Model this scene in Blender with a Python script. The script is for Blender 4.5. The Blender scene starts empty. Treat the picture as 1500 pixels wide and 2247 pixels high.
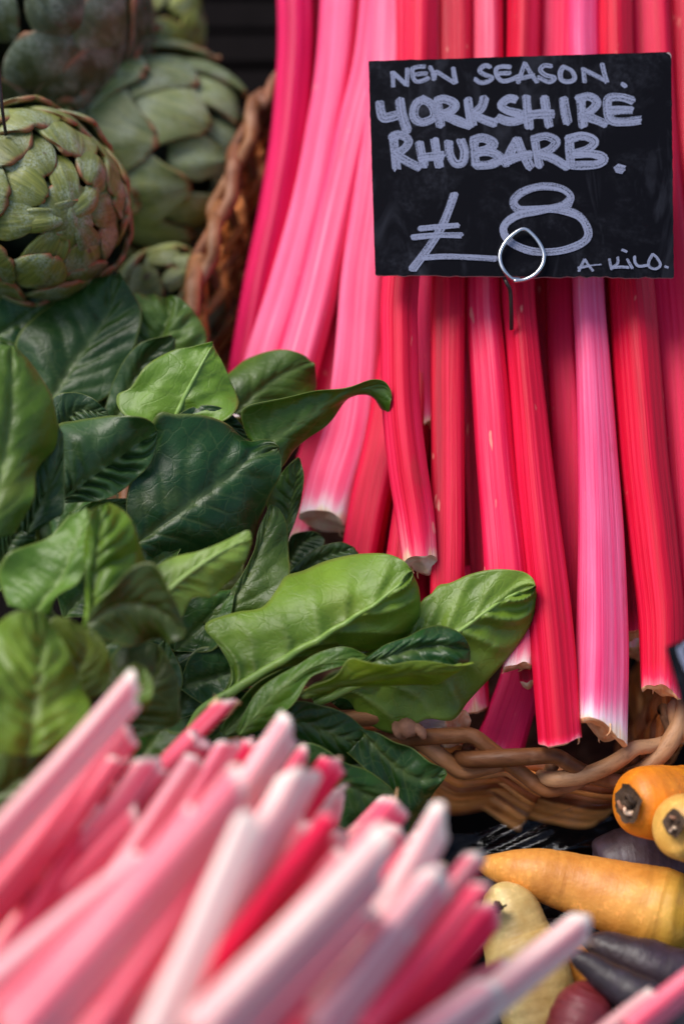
import bpy, math, random
import numpy as np

# ------------------------------------------------------------------ camera, sky, sun, exposure
scene = bpy.context.scene
COL = scene.collection
PITCH = math.radians(40)
CAM = np.array([0.0, -0.56, 1.42])
FPX = 50.0 / 24.0 * 1500.0
cam = bpy.data.cameras.new('camera')
cam.sensor_fit = 'HORIZONTAL'; cam.sensor_width = 24.0; cam.lens = 50.0
cam.clip_start = 0.02; cam.clip_end = 200.0
cam.dof.use_dof = True; cam.dof.focus_distance = 0.722; cam.dof.aperture_fstop = 2.6
cam_ob = bpy.data.objects.new('camera', cam); COL.objects.link(cam_ob)
cam_ob.location = CAM; cam_ob.rotation_euler = (math.pi / 2 - PITCH, 0, 0)
scene.camera = cam_ob

SUN_EL, SUN_AZ = math.radians(60), math.radians(-78)      # azimuth measured from +Y towards +X
world = bpy.data.worlds.new('World'); scene.world = world; world.use_nodes = True
wn = world.node_tree
sky = wn.nodes.new('ShaderNodeTexSky'); sky.sky_type = 'NISHITA'; sky.sun_disc = False
sky.sun_elevation = SUN_EL; sky.sun_rotation = SUN_AZ
sky.air_density = 1.0; sky.dust_density = 2.0
bg = wn.nodes['Background']; bg.inputs['Strength'].default_value = 0.088
wn.links.new(sky.outputs['Color'], bg.inputs['Color'])
sun = bpy.data.lights.new('sun', 'SUN'); sun.energy = 1.5; sun.angle = math.radians(34); sun.color = (1.0, 0.96, 0.9)
sun_ob = bpy.data.objects.new('sun', sun); COL.objects.link(sun_ob)
from mathutils import Vector
sd = Vector((math.sin(SUN_AZ) * math.cos(SUN_EL), math.cos(SUN_AZ) * math.cos(SUN_EL), math.sin(SUN_EL)))
sun_ob.rotation_euler = sd.to_track_quat('Z', 'Y').to_euler()
vs = scene.view_settings
vs.view_transform = 'Standard'; vs.look = 'None'; vs.exposure = 1.10; vs.gamma = 1.0; vs.use_curve_mapping = False
scene.cycles.use_denoising = True
scene.cycles.max_bounces = 8
scene.cycles.transparent_max_bounces = 12

# ------------------------------------------------------------------ helpers
rng = np.random.default_rng(7)
rnd = random.Random(11)
RX = np.array([1.0, 0, 0])
UX = np.array([0, math.sin(PITCH), math.cos(PITCH)])
FX = np.array([0, math.cos(PITCH), -math.sin(PITCH)])

def ray(px, py):
    return FX + RX * ((px - 750.0) / FPX) + UX * ((1123.5 - py) / FPX)
def P(px, py, d):
    return CAM + d * ray(px, py)
def lin(r, g, b):
    f = lambda c: (c / 255.0 / 12.92) if c / 255.0 <= 0.04045 else ((c / 255.0 + 0.055) / 1.055) ** 2.4
    return (f(r), f(g), f(b))
def nrm(v):
    v = np.asarray(v, float)
    return v / np.maximum(np.linalg.norm(v, axis=-1, keepdims=True), 1e-9)

def spline(pts, n, closed=False, dense=24):
    """Catmull-Rom through pts, resampled to n points of equal arc length"""
    p = np.asarray(pts, float)
    if len(p) == 2 and not closed:
        t = np.linspace(0, 1, n)[:, None]
        return p[0] * (1 - t) + p[1] * t
    if closed:
        q = np.vstack([p[-1], p, p[0], p[1]])
    else:
        q = np.vstack([2 * p[0] - p[1], p, 2 * p[-1] - p[-2]])
    out = []
    t = np.linspace(0, 1, dense, endpoint=False)[:, None]
    for i in range(1, len(q) - 2):
        a, b, c, e = q[i - 1], q[i], q[i + 1], q[i + 2]
        out.append(0.5 * (2 * b + (c - a) * t + (2 * a - 5 * b + 4 * c - e) * t ** 2 + (3 * b - a - 3 * c + e) * t ** 3))
    out.append(q[-2][None])
    o = np.vstack(out)
    s = np.concatenate([[0], np.cumsum(np.linalg.norm(np.diff(o[:, :3], axis=0), axis=1))])
    g = np.linspace(0, s[-1], n)
    return np.stack([np.interp(g, s, o[:, k]) for k in range(o.shape[1])], 1)

class Wob:
    """smooth 2-D value noise out of a few random sines"""
    def __init__(self, seed, n=9):
        r = np.random.default_rng(seed)
        self.k = r.normal(0, 1, (n, 2)); self.p = r.uniform(0, 6.28, n)
        self.a = 1.0 / (0.6 + np.linalg.norm(self.k, axis=1)); self.a /= np.sqrt((self.a ** 2).sum() / 2)
    def __call__(self, x, y):
        x = np.asarray(x, float); y = np.asarray(y, float)
        o = 0
        for (kx, ky), p, a in zip(self.k, self.p, self.a):
            o = o + a * np.sin(kx * x + ky * y + p)
        return o

def tagging(o, label=None, cat=None, group=None, kind=None):
    if label: o['label'] = label
    if cat: o['category'] = cat
    if group: o['group'] = group
    if kind: o['kind'] = kind
    return o

def mk(name, verts, faces, mat, parent=None, origin=None, uv=None, attrs=None, smooth=True, color=None):
    """one mesh object from world-space vertices; children keep their parent's origin"""
    v = np.asarray(verts, float)
    if parent is not None:
        o0 = np.array(parent['o0']); loc = (0, 0, 0)
    else:
        o0 = np.asarray(origin if origin is not None else v.mean(0), float); loc = o0
    me = bpy.data.meshes.new(name)
    me.from_pydata((v - o0).tolist(), [], faces if isinstance(faces, list) else faces.tolist())
    me.materials.append(mat)
    if uv is not None:
        lay = me.uv_layers.new(name='uv')
        idx = np.empty(len(me.loops), dtype=np.int32); me.loops.foreach_get('vertex_index', idx)
        lay.data.foreach_set('uv', np.asarray(uv, np.float32)[idx].ravel())
    for k, a in (attrs or {}).items():
        at = me.attributes.new(k, 'FLOAT', 'POINT'); at.data.foreach_set('value', np.asarray(a, np.float32).ravel())
    if smooth:
        me.polygons.foreach_set('use_smooth', np.ones(len(me.polygons), dtype=bool))
    me.update()
    ob = bpy.data.objects.new(name, me); COL.objects.link(ob)
    ob.location = loc
    if parent is not None:
        ob.parent = parent
    ob['o0'] = [float(x) for x in o0]
    if color is not None:
        ob.color = (*color[:3], color[3] if len(color) > 3 else 1.0)
    return ob

def root(name, loc):
    o = bpy.data.objects.new(name, None); COL.objects.link(o); o.location = loc
    o.empty_display_size = 0.02
    o['o0'] = [float(x) for x in loc]
    return o

def grid_faces(r, c, wrap=False):
    i, j = np.meshgrid(np.arange(r - 1), np.arange(c if wrap else c - 1), indexing='ij')
    j2 = (j + 1) % c
    return np.stack([i * c + j, i * c + j2, (i + 1) * c + j2, (i + 1) * c + j], -1).reshape(-1, 4)

def frames(path, ref):
    """tangent, side and front vectors along a path; front leans to the reference direction"""
    T = nrm(np.gradient(path, axis=0))
    Fv = nrm(ref - (T @ ref)[:, None] * T)
    return T, np.cross(T, Fv), Fv

def tube(path, rad, nseg=12, ref=None, profile=None, cap=True):
    """vertices, faces, uv (around, metres along) of a tube"""
    path = np.asarray(path, float); n = len(path)
    rad = np.broadcast_to(np.asarray(rad, float), (n,))
    T, S, Fv = frames(path, -FX if ref is None else np.asarray(ref, float))
    a = np.linspace(0, 2 * np.pi, nseg, endpoint=False)
    pr = np.ones((n, nseg)) if profile is None else np.broadcast_to(profile, (n, nseg))
    v = path[:, None, :] + rad[:, None, None] * pr[:, :, None] * (np.cos(a)[None, :, None] * S[:, None, :] + np.sin(a)[None, :, None] * Fv[:, None, :])
    L = np.concatenate([[0], np.cumsum(np.linalg.norm(np.diff(path, axis=0), axis=1))])
    uv = np.stack(np.broadcast_arrays((a / (2 * np.pi))[None, :], L[:, None]), -1).reshape(-1, 2)
    f = grid_faces(n, nseg, True).tolist()
    v = v.reshape(-1, 3)
    if cap:
        f.append(list(range(nseg))[::-1]); f.append([(n - 1) * nseg + k for k in range(nseg)])
    return v, f, uv

def join(parts):
    V, Fc, UVs, o = [], [], [], 0
    for v, f, uv in parts:
        V.append(v); UVs.append(uv)
        Fc += [[i + o for i in q] for q in f]; o += len(v)
    return np.vstack(V), Fc, np.vstack(UVs)

# ------------------------------------------------------------------ materials
class NT:
    def __init__(self, name):
        self.m = bpy.data.materials.new(name); self.m.use_nodes = True
        self.t = self.m.node_tree; self.b = self.t.nodes['Principled BSDF']; self.out = self.t.nodes['Material Output']
    def n(self, typ, **kw):
        nd = self.t.nodes.new('ShaderNode' + typ)
        for k, v in kw.items(): setattr(nd, k, v)
        return nd
    def set(self, nd, key, val):
        s = nd.inputs[key]
        if isinstance(val, bpy.types.NodeSocket): self.t.links.new(val, s)
        elif isinstance(val, (tuple, list)) and len(val) == 3 and s.type == 'RGBA': s.default_value = (*val, 1)
        else: s.default_value = val
    def p(self, **kw):
        for k, v in kw.items(): self.set(self.b, k.replace('_', ' '), v)
    def mix(self, f, a, b, blend='MIX'):
        nd = self.n('Mix', data_type='RGBA', blend_type=blend)
        self.set(nd, 0, f); self.set(nd, 6, a); self.set(nd, 7, b)
        return nd.outputs[2]
    def math(self, op, a, b=None, c=None, clamp=False):
        nd = self.n('Math', operation=op, use_clamp=clamp)
        self.set(nd, 0, a)
        if b is not None: self.set(nd, 1, b)
        if c is not None: self.set(nd, 2, c)
        return nd.outputs[0]
    def ramp(self, f, stops):
        nd = self.n('ValToRGB'); cr = nd.color_ramp
        while len(cr.elements) < len(stops): cr.elements.new(0.5)
        for e, (p, c) in zip(cr.elements, stops):
            e.position = p; e.color = (c, c, c, 1) if isinstance(c, (int, float)) else (*c, 1)
        self.set(nd, 0, f)
        return nd.outputs[0]
    def coord(self, kind='UV', scale=(1, 1, 1), rand=True):
        nd = self.n('TexCoord'); mp = self.n('Mapping'); self.t.links.new(nd.outputs[kind], mp.inputs[0])
        mp.inputs['Scale'].default_value = scale
        if rand:
            oi = self.n('ObjectInfo'); k = self.math('MULTIPLY', oi.outputs['Random'], 57.0)
            cb = self.n('CombineXYZ'); self.set(cb, 0, k); self.set(cb, 1, k); self.set(cb, 2, k)
            self.t.links.new(cb.outputs[0], mp.inputs['Location'])
        return mp.outputs[0]
    def noise(self, vec, scale, detail=4.0, rough=0.55, dist=0.0):
        nd = self.n('TexNoise'); self.set(nd, 'Vector', vec)
        nd.inputs['Scale'].default_value = scale; nd.inputs['Detail'].default_value = detail
        nd.inputs['Roughness'].default_value = rough; nd.inputs['Distortion'].default_value = dist
        return nd.outputs[0]
    def voro(self, vec, scale, feature='F1'):
        nd = self.n('TexVoronoi', feature=feature); self.set(nd, 'Vector', vec); nd.inputs['Scale'].default_value = scale
        return nd.outputs[0]
    def bump(self, h, strength=0.3, dist=0.001, normal=None):
        nd = self.n('Bump'); nd.inputs['Strength'].default_value = strength; nd.inputs['Distance'].default_value = dist
        self.set(nd, 'Height', h)
        if normal is not None: self.set(nd, 'Normal', normal)
        return nd.outputs[0]
    def attr(self, name):
        nd = self.n('Attribute', attribute_name=name); return nd.outputs['Fac']
    def ocol(self):
        nd = self.n('ObjectInfo'); return nd.outputs['Color'], nd.outputs['Alpha']

def m_rhubarb():
    """object colour: r = paleness, g = shift to magenta, b = length of the pale foot"""
    t = NT('rhubarb_skin')
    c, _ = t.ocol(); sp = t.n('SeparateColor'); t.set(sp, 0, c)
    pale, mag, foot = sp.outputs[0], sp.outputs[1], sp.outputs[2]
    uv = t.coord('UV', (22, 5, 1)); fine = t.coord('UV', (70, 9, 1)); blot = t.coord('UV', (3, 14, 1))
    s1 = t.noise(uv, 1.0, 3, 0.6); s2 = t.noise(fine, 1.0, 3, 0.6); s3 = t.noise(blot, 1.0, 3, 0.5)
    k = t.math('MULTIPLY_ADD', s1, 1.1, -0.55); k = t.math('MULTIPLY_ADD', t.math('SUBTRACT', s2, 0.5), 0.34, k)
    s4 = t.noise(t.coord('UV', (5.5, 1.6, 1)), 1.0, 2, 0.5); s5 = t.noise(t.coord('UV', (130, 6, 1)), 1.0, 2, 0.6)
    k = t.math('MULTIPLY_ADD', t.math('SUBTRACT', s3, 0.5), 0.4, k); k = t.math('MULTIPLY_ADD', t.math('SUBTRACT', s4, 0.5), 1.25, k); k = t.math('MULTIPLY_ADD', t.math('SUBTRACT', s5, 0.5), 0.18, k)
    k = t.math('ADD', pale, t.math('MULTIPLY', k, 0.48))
    y = t.n('SeparateXYZ'); tc = t.n('TexCoord'); t.set(y, 0, tc.outputs['UV'])
    ft = t.math('DIVIDE', y.outputs[1], t.math('MULTIPLY_ADD', foot, 0.12, 0.002))
    ft = t.math('SUBTRACT', 1.0, ft, clamp=True); ft = t.math('MULTIPLY', t.math('POWER', ft, 1.6), 0.42)
    k = t.math('ADD', k, ft, clamp=True)
    red = t.ramp(k, [(0.0, lin(164, 2, 36)), (0.22, lin(210, 5, 48)), (0.45, lin(238, 32, 78)), (0.68, lin(249, 116, 132)), (0.9, lin(252, 204, 194)), (1.0, lin(252, 226, 210))])
    mgc = t.ramp(k, [(0.0, lin(160, 2, 60)), (0.22, lin(206, 8, 80)), (0.45, lin(236, 34, 106)), (0.68, lin(247, 108, 158)), (0.9, lin(250, 205, 222)), (1.0, lin(250, 226, 228))])
    col = t.mix(mag, red, mgc)
    fe = t.math('ADD', t.math('DIVIDE', y.outputs[1], -0.009), t.math('MULTIPLY_ADD', s4, 3.4, t.math('MULTIPLY_ADD', s3, 1.4, -1.75)))
    fe = t.math('MULTIPLY', t.ramp(fe, [(0.25, 0.0), (0.75, 1.0)]), t.math('GREATER_THAN', foot, 0.12))
    crm = t.mix(t.ramp(s2, [(0.4, 0.0), (0.62, 1.0)]), lin(252, 228, 198), lin(232, 170, 122))
    col = t.mix(t.math('MULTIPLY', fe, 0.75), col, crm)
    spots = t.coord('UV', (9, 60, 1)); sv = t.noise(spots, 1.0, 2, 0.5)
    sm = t.ramp(sv, [(0.72, 0.0), (0.78, 1.0)])
    col = t.mix(t.math('MULTIPLY', sm, 0.5), col, lin(238, 178, 150))
    h = t.math('ADD', t.math('MULTIPLY', s2, 1.0), t.math('MULTIPLY', s1, 1.0)); h = t.math('MULTIPLY_ADD', s5, 0.35, h)
    brz = t.ramp(t.noise(t.coord('UV', (4, 22, 1)), 1.0, 3, 0.6), [(0.66, 0.0), (0.74, 1.0)])
    col = t.mix(t.math('MULTIPLY', brz, 0.22), col, lin(150, 60, 50))
    t.p(Base_Color=col, Roughness=t.math('MULTIPLY_ADD', s1, 0.3, 0.36), Normal=t.bump(h, 0.32, 0.0014))
    t.b.inputs['Specular IOR Level'].default_value = 0.28
    t.b.inputs['Subsurface Weight'].default_value = 0.2
    t.b.inputs['Subsurface Radius'].default_value = (0.006, 0.0022, 0.0025)
    t.b.inputs['Subsurface Scale'].default_value = 1.0
    return t.m

def m_cut(name, a, b, brown):
    t = NT(name)
    ob = t.coord('Object', (1, 1, 1))
    n1 = t.noise(ob, 260, 4, 0.6); n2 = t.noise(ob, 90, 3, 0.5)
    col = t.mix(t.ramp(n1, [(0.35, 0.0), (0.65, 1.0)]), a, b)
    col = t.mix(t.math('MULTIPLY', t.ramp(n2, [(0.45, 0.0), (0.66, 1.0)]), 0.5), col, brown)
    t.p(Base_Color=col, Roughness=0.6, Normal=t.bump(n1, 0.6, 0.0015))
    return t.m

def m_leaf():
    t = NT('spinach_blade')
    c, alpha = t.ocol()
    uv = t.coord('UV', (1, 1, 1)); vein = t.attr('vein'); edge = t.attr('edge')
    big = t.noise(uv, 38, 3, 0.55); fin = t.noise(uv, 420, 3, 0.6)
    wn_ = t.n('TexNoise'); t.set(wn_, 'Vector', uv); wn_.inputs['Scale'].default_value = 70; wn_.inputs['Detail'].default_value = 2
    wv = t.n('VectorMath', operation='SCALE'); t.set(wv, 0, wn_.outputs['Color']); wv.inputs['Scale'].default_value = 0.012
    wa = t.n('VectorMath', operation='ADD'); t.set(wa, 0, uv); t.set(wa, 1, wv.outputs[0]); uvw = wa.outputs[0]
    net = t.voro(uvw, 105, 'DISTANCE_TO_EDGE'); net = t.ramp(net, [(0.0, 0.0), (0.055, 1.0)])
    net2 = t.voro(uvw, 300, 'DISTANCE_TO_EDGE'); net2 = t.ramp(net2, [(0.0, 0.0), (0.12, 1.0)])
    dark = t.mix(1.0, c, (0.58, 0.64, 0.5), 'MULTIPLY'); light = t.mix(1.0, c, (1.45, 1.32, 1.25), 'MULTIPLY')
    col = t.mix(t.ramp(big, [(0.3, 0.0), (0.72, 1.0)]), dark, light)
    col = t.mix(t.math('MULTIPLY', fin, 0.22), col, dark)
    vc = t.mix(0.6, c, (0.36, 0.44, 0.14))
    vm = t.math('MULTIPLY', vein, 0.85)
    vm = t.math('MAXIMUM', vm, t.math('MULTIPLY', t.math('SUBTRACT', 1.0, net), 0.12))
    col = t.mix(vm, col, vc)
    col = t.mix(t.math('MULTIPLY', edge, 0.6), col, (0.26, 0.30, 0.07))
    age = t.ramp(t.noise(t.coord('UV', (1, 1, 1)), 22, 2, 0.5), [(0.6, 0.0), (0.8, 1.0)])
    col = t.mix(t.math('MULTIPLY', age, 0.35), col, (0.17, 0.15, 0.02))
    h = t.math('ADD', t.math('MULTIPLY', net, 0.30), t.math('MULTIPLY', net2, 0.10))
    h = t.math('ADD', h, t.math('MULTIPLY', t.noise(uv, 120, 4, 0.55, 0.4), 2.2))
    nb = t.bump(h, 0.30, 0.0011)
    rough = t.math('MULTIPLY_ADD', big, 0.3, 0.25)
    t.p(Base_Color=col, Roughness=rough, Normal=nb)
    t.b.inputs['Specular IOR Level'].default_value = 0.5
    tr = t.n('BsdfTranslucent'); t.set(tr, 'Color', t.mix(1.0, col, (1.5, 1.7, 0.6), 'MULTIPLY')); t.set(tr, 'Normal', nb)
    mx = t.n('MixShader'); mx.inputs[0].default_value = 0.34
    t.t.links.new(t.b.outputs[0], mx.inputs[1]); t.t.links.new(tr.outputs[0], mx.inputs[2])
    t.t.links.new(mx.outputs[0], t.out.inputs['Surface'])
    return t.m

def m_midrib():
    t = NT('spinach_midrib')
    c, _ = t.ocol()
    n = t.noise(t.coord('UV', (14, 20, 1)), 1.0, 3, 0.5)
    col = t.mix(0.6, c, (0.25, 0.36, 0.09)); col = t.mix(t.math('MULTIPLY', n, 0.5), col, c)
    t.p(Base_Color=col, Roughness=0.42, Normal=t.bump(n, 0.3, 0.0006))
    return t.m

def m_bract():
    t = NT('artichoke_bract')
    c, _ = t.ocol()
    tip = t.attr('tip'); uv = t.coord('UV', (1, 1, 1))
    st = t.noise(t.coord('UV', (16, 2.2, 1)), 1.0, 4, 0.6); bl = t.noise(t.coord('Object', (1, 1, 1)), 60, 4, 0.6)
    fz = t.noise(t.coord('Object', (1, 1, 1)), 900, 2, 0.6)
    col = t.mix(t.ramp(st, [(0.3, 0.0), (0.7, 1.0)]), t.mix(1.0, c, (0.6, 0.66, 0.5), 'MULTIPLY'), t.mix(1.0, c, (1.5, 1.35, 1.1), 'MULTIPLY'))
    bloom = t.math('MULTIPLY', t.ramp(bl, [(0.44, 0.0), (0.62, 1.0)]), t.ramp(fz, [(0.38, 0.0), (0.56, 1.0)]))
    col = t.mix(t.math('MULTIPLY', bloom, 0.5), col, (0.40, 0.45, 0.35))
    br = t.math('MULTIPLY', t.math('ADD', tip, t.math('MULTIPLY_ADD', bl, 1.2, -0.6)), tip, clamp=True)
    col = t.mix(t.ramp(br, [(0.22, 0.0), (0.62, 1.0)]), col, lin(138, 84, 48))
    spot = t.ramp(t.noise(t.coord('Object', (1, 1, 1)), 110, 2, 0.4), [(0.7, 0.0), (0.76, 1.0)])
    col = t.mix(t.math('MULTIPLY', spot, 0.7), col, lin(82, 52, 44))
    t.p(Base_Color=col, Roughness=0.5, Normal=t.bump(t.math('ADD', st, t.math('MULTIPLY', bl, 0.6)), 0.4, 0.0014))
    return t.m

def m_willow():
    t = NT('willow')
    c, _ = t.ocol()
    g = t.noise(t.coord('UV', (2.5, 24, 1)), 1.0, 4, 0.6); g2 = t.noise(t.coord('UV', (9, 130, 1)), 1.0, 4, 0.7)
    b = t.noise(t.coord('Object', (1, 1, 1)), 45, 3, 0.5)
    col = t.mix(t.ramp(g, [(0.3, 0.0), (0.7, 1.0)]), t.mix(1.0, c, (0.45, 0.38, 0.34), 'MULTIPLY'), t.mix(1.0, c, (1.35, 1.35, 1.35), 'MULTIPLY'))
    col = t.mix(t.math('MULTIPLY', t.ramp(g2, [(0.56, 0.0), (0.75, 1.0)]), 0.5), col, lin(60, 34, 24))
    col = t.mix(t.math('MULTIPLY', t.ramp(b, [(0.5, 0.0), (0.70, 1.0)]), 0.42), col, lin(204, 158, 126))
    t.p(Base_Color=col, Roughness=t.math('MULTIPLY_ADD', g2, 0.35, 0.32), Normal=t.bump(t.math('ADD', g, t.math('MULTIPLY', g2, 0.7)), 0.5, 0.0012))
    t.b.inputs['Specular IOR Level'].default_value = 0.3
    return t.m

def m_board():
    t = NT('black_card')
    ob = t.coord('Object', (1, 1, 1))
    n = t.noise(ob, 30, 5, 0.65, 0.6); f = t.noise(ob, 420, 2, 0.6)
    dust = t.math('MULTIPLY', t.ramp(n, [(0.5, 0.0), (0.85, 1.0)]), t.ramp(f, [(0.4, 0.2), (0.7, 1.0)]))
    col = t.mix(t.math('MULTIPLY', t.math('ADD', dust, t.math('MULTIPLY', t.ramp(t.noise(t.coord('Object', (60, 14, 22)), 1.0, 4, 0.6, 0.8), [(0.55, 0.0), (0.75, 1.0)]), 0.7)), 0.11), (0.0025, 0.0025, 0.0045), (0.25, 0.26, 0.33))
    t.p(Base_Color=col, Roughness=t.math('MULTIPLY_ADD', n, 0.2, 0.5), Normal=t.bump(f, 0.08, 0.0004))
    t.b.inputs['Specular IOR Level'].default_value = 0.05
    return t.m

def m_chalk():
    t = NT('chalk_marker')
    u = t.noise(t.coord('UV', (5.5, 28, 1)), 1.0, 3, 0.65); f = t.noise(t.coord('UV', (30, 900, 1)), 1.0, 2, 0.6)
    f2 = t.noise(t.coord('Object', (1, 1, 1), False), 1300, 2, 0.6)
    k = t.math('ADD', t.math('MULTIPLY', u, 0.7), t.math('MULTIPLY', f2, 0.5))
    a = t.ramp(k, [(0.42, 0.30), (0.66, 0.96)])
    t.p(Base_Color=lin(132, 136, 158), Roughness=0.85)
    t.b.inputs['Specular IOR Level'].default_value = 0.1
    tr = t.n('BsdfTransparent'); mx = t.n('MixShader'); t.set(mx, 0, a)
    t.t.links.new(tr.outputs[0], mx.inputs[1]); t.t.links.new(t.b.outputs[0], mx.inputs[2])
    t.t.links.new(mx.outputs[0], t.out.inputs['Surface'])
    return t.m

def m_carrot():
    """object colour is the skin colour; alpha the amount of green shoulder"""
    t = NT('root_skin')
    c, al = t.ocol()
    y = t.n('SeparateXYZ'); tc = t.n('TexCoord'); t.set(y, 0, tc.outputs['UV'])
    ring = t.noise(t.coord('UV', (1.3, 190, 1)), 1.0, 4, 0.65); bl = t.noise(t.coord('Object', (1, 1, 1)), 70, 4, 0.6)
    f = t.noise(t.coord('Object', (1, 1, 1)), 380, 3, 0.6)
    col = t.mix(t.ramp(bl, [(0.35, 0.0), (0.68, 1.0)]), t.mix(1.0, c, (0.78, 0.66, 0.55), 'MULTIPLY'), t.mix(1.0, c, (1.12, 1.12, 1.2), 'MULTIPLY'))
    col = t.mix(t.math('MULTIPLY', t.ramp(ring, [(0.5, 0.0), (0.72, 1.0)]), 0.5), col, t.mix(1.0, c, (0.55, 0.42, 0.35), 'MULTIPLY'))
    col = t.mix(t.math('MULTIPLY', t.ramp(t.math('MULTIPLY', bl, f), [(0.32, 0.0), (0.4, 1.0)]), 0.4), col, t.mix(1.0, c, (1.9, 1.7, 2.2), 'MULTIPLY'))
    sh = t.attr('shoulder')
    col = t.mix(t.math('MULTIPLY', t.math('MULTIPLY', sh, al), t.math('MULTIPLY_ADD', bl, 1.0, 0.35), clamp=True), col, lin(188, 172, 56))
    t.p(Base_Color=col, Roughness=t.math('MULTIPLY_ADD', f, 0.3, 0.32), Normal=t.bump(t.math('ADD', t.math('MULTIPLY', ring, 0.7), t.math('MULTIPLY', f, 0.5)), 0.45, 0.0014))
    t.b.inputs['Subsurface Weight'].default_value = 0.12
    t.b.inputs['Subsurface Radius'].default_value = (0.004, 0.002, 0.001)
    t.b.inputs['Subsurface Scale'].default_value = 1.0
    return t.m

def m_plain(name, col, rough=0.5, metal=0.0, noise_scale=0.0, amp=0.3, bump=0.0):
    t = NT(name)
    if noise_scale:
        n = t.noise(t.coord('Object', (1, 1, 1)), noise_scale, 4, 0.6)
        cc = t.mix(n, tuple(x * (1 - amp) for x in col), tuple(min(1, x * (1 + amp)) for x in col))
        t.p(Base_Color=cc, Normal=t.bump(n, bump, 0.001))
    else:
        t.p(Base_Color=col)
    t.p(Roughness=rough, Metallic=metal)
    return t.m

def m_film():
    t = NT('clear_film')
    gl = t.n('BsdfGlossy'); gl.inputs['Roughness'].default_value = 0.1; gl.inputs['Color'].default_value = (0.95, 0.95, 1, 1)
    n = t.noise(t.coord('Object', (60, 60, 130)), 1.0, 2, 0.5, 0.8)
    nb = t.bump(n, 0.10, 0.003); t.set(gl, 'Normal', nb)
    tr = t.n('BsdfTransparent'); tr.inputs['Color'].default_value = (0.93, 0.93, 0.94, 1)
    fr = t.n('Fresnel'); fr.inputs['IOR'].default_value = 1.5; t.set(fr, 'Normal', nb)
    mx = t.n('MixShader'); t.set(mx, 0, t.math('MULTIPLY_ADD', fr.outputs[0], 0.3, 0.0, clamp=True))
    t.t.links.new(tr.outputs[0], mx.inputs[1]); t.t.links.new(gl.outputs[0], mx.inputs[2])
    t.t.links.new(mx.outputs[0], t.out.inputs['Surface'])
    return t.m

M_RHU = m_rhubarb()
M_CUT = m_cut('rhubarb_cut', lin(255, 230, 192), lin(252, 206, 178), lin(232, 164, 104))
M_CUTP = m_cut('rhubarb_cut_fresh', lin(252, 214, 206), lin(248, 180, 182), lin(244, 196, 170))
M_CUTB = m_cut('rhubarb_cut_dried', lin(255, 214, 166), lin(242, 172, 118), lin(190, 110, 56))
M_LEAF = m_leaf(); M_MID = m_midrib(); M_BRACT = m_bract(); M_WIL = m_willow()
M_BOARD = m_board(); M_CHALK = m_chalk(); M_CAR = m_carrot(); M_FILM = m_film()
M_CARD = m_plain('card_core', lin(150, 130, 130), 0.8, 0, 300, 0.3, 0.2)
M_STEEL = m_plain('steel_wire', (0.62, 0.62, 0.64), 0.28, 1.0)
M_DARKWIRE = m_plain('dark_wire', (0.05, 0.04, 0.035), 0.45, 0.6, 400, 0.5, 0.2)
M_CROWN = m_plain('root_crown', lin(70, 50, 34), 0.8, 0, 260, 0.7, 0.8)
M_SHELF = m_plain('dark_boards', (0.006, 0.0045, 0.0045), 0.8, 0, 60, 0.4, 0.4)
M_SHELF.node_tree.nodes['Principled BSDF'].inputs['Specular IOR Level'].default_value = 0.03
M_HUSK = m_plain('dry_husk', lin(160, 112, 84), 0.7, 0, 200, 0.5, 0.6)
M_CORE = m_plain('artichoke_flesh', (0.05, 0.06, 0.025), 0.7, 0, 80, 0.3, 0.2)

# ------------------------------------------------------------------ builders
TILT = math.radians(25)
BO = P(1080, 1648, 0.722)                               # a point on the basket's front rim
W0 = UX * math.sin(TILT) - FX * math.cos(TILT)          # out of the display, towards the light
V0 = UX * math.cos(TILT) + FX * math.sin(TILT)          # up the display

def on_plane(px, py, w):
    r = ray(px, py)
    return CAM + r * ((w + W0 @ (BO - CAM)) / (W0 @ r))

def box(c, ax, ay, az, sx, sy, sz, bev=0.0):
    vs_, i = [], 0
    for x in (-1, 1):
        for y in (-1, 1):
            for z in (-1, 1):
                vs_.append(c + ax * sx * x / 2 + ay * sy * y / 2 + az * sz * z / 2)
    f = [[0, 1, 3, 2], [4, 6, 7, 5], [0, 4, 5, 1], [2, 3, 7, 6], [0, 2, 6, 4], [1, 5, 7, 3]]
    return np.array(vs_), f

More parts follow.
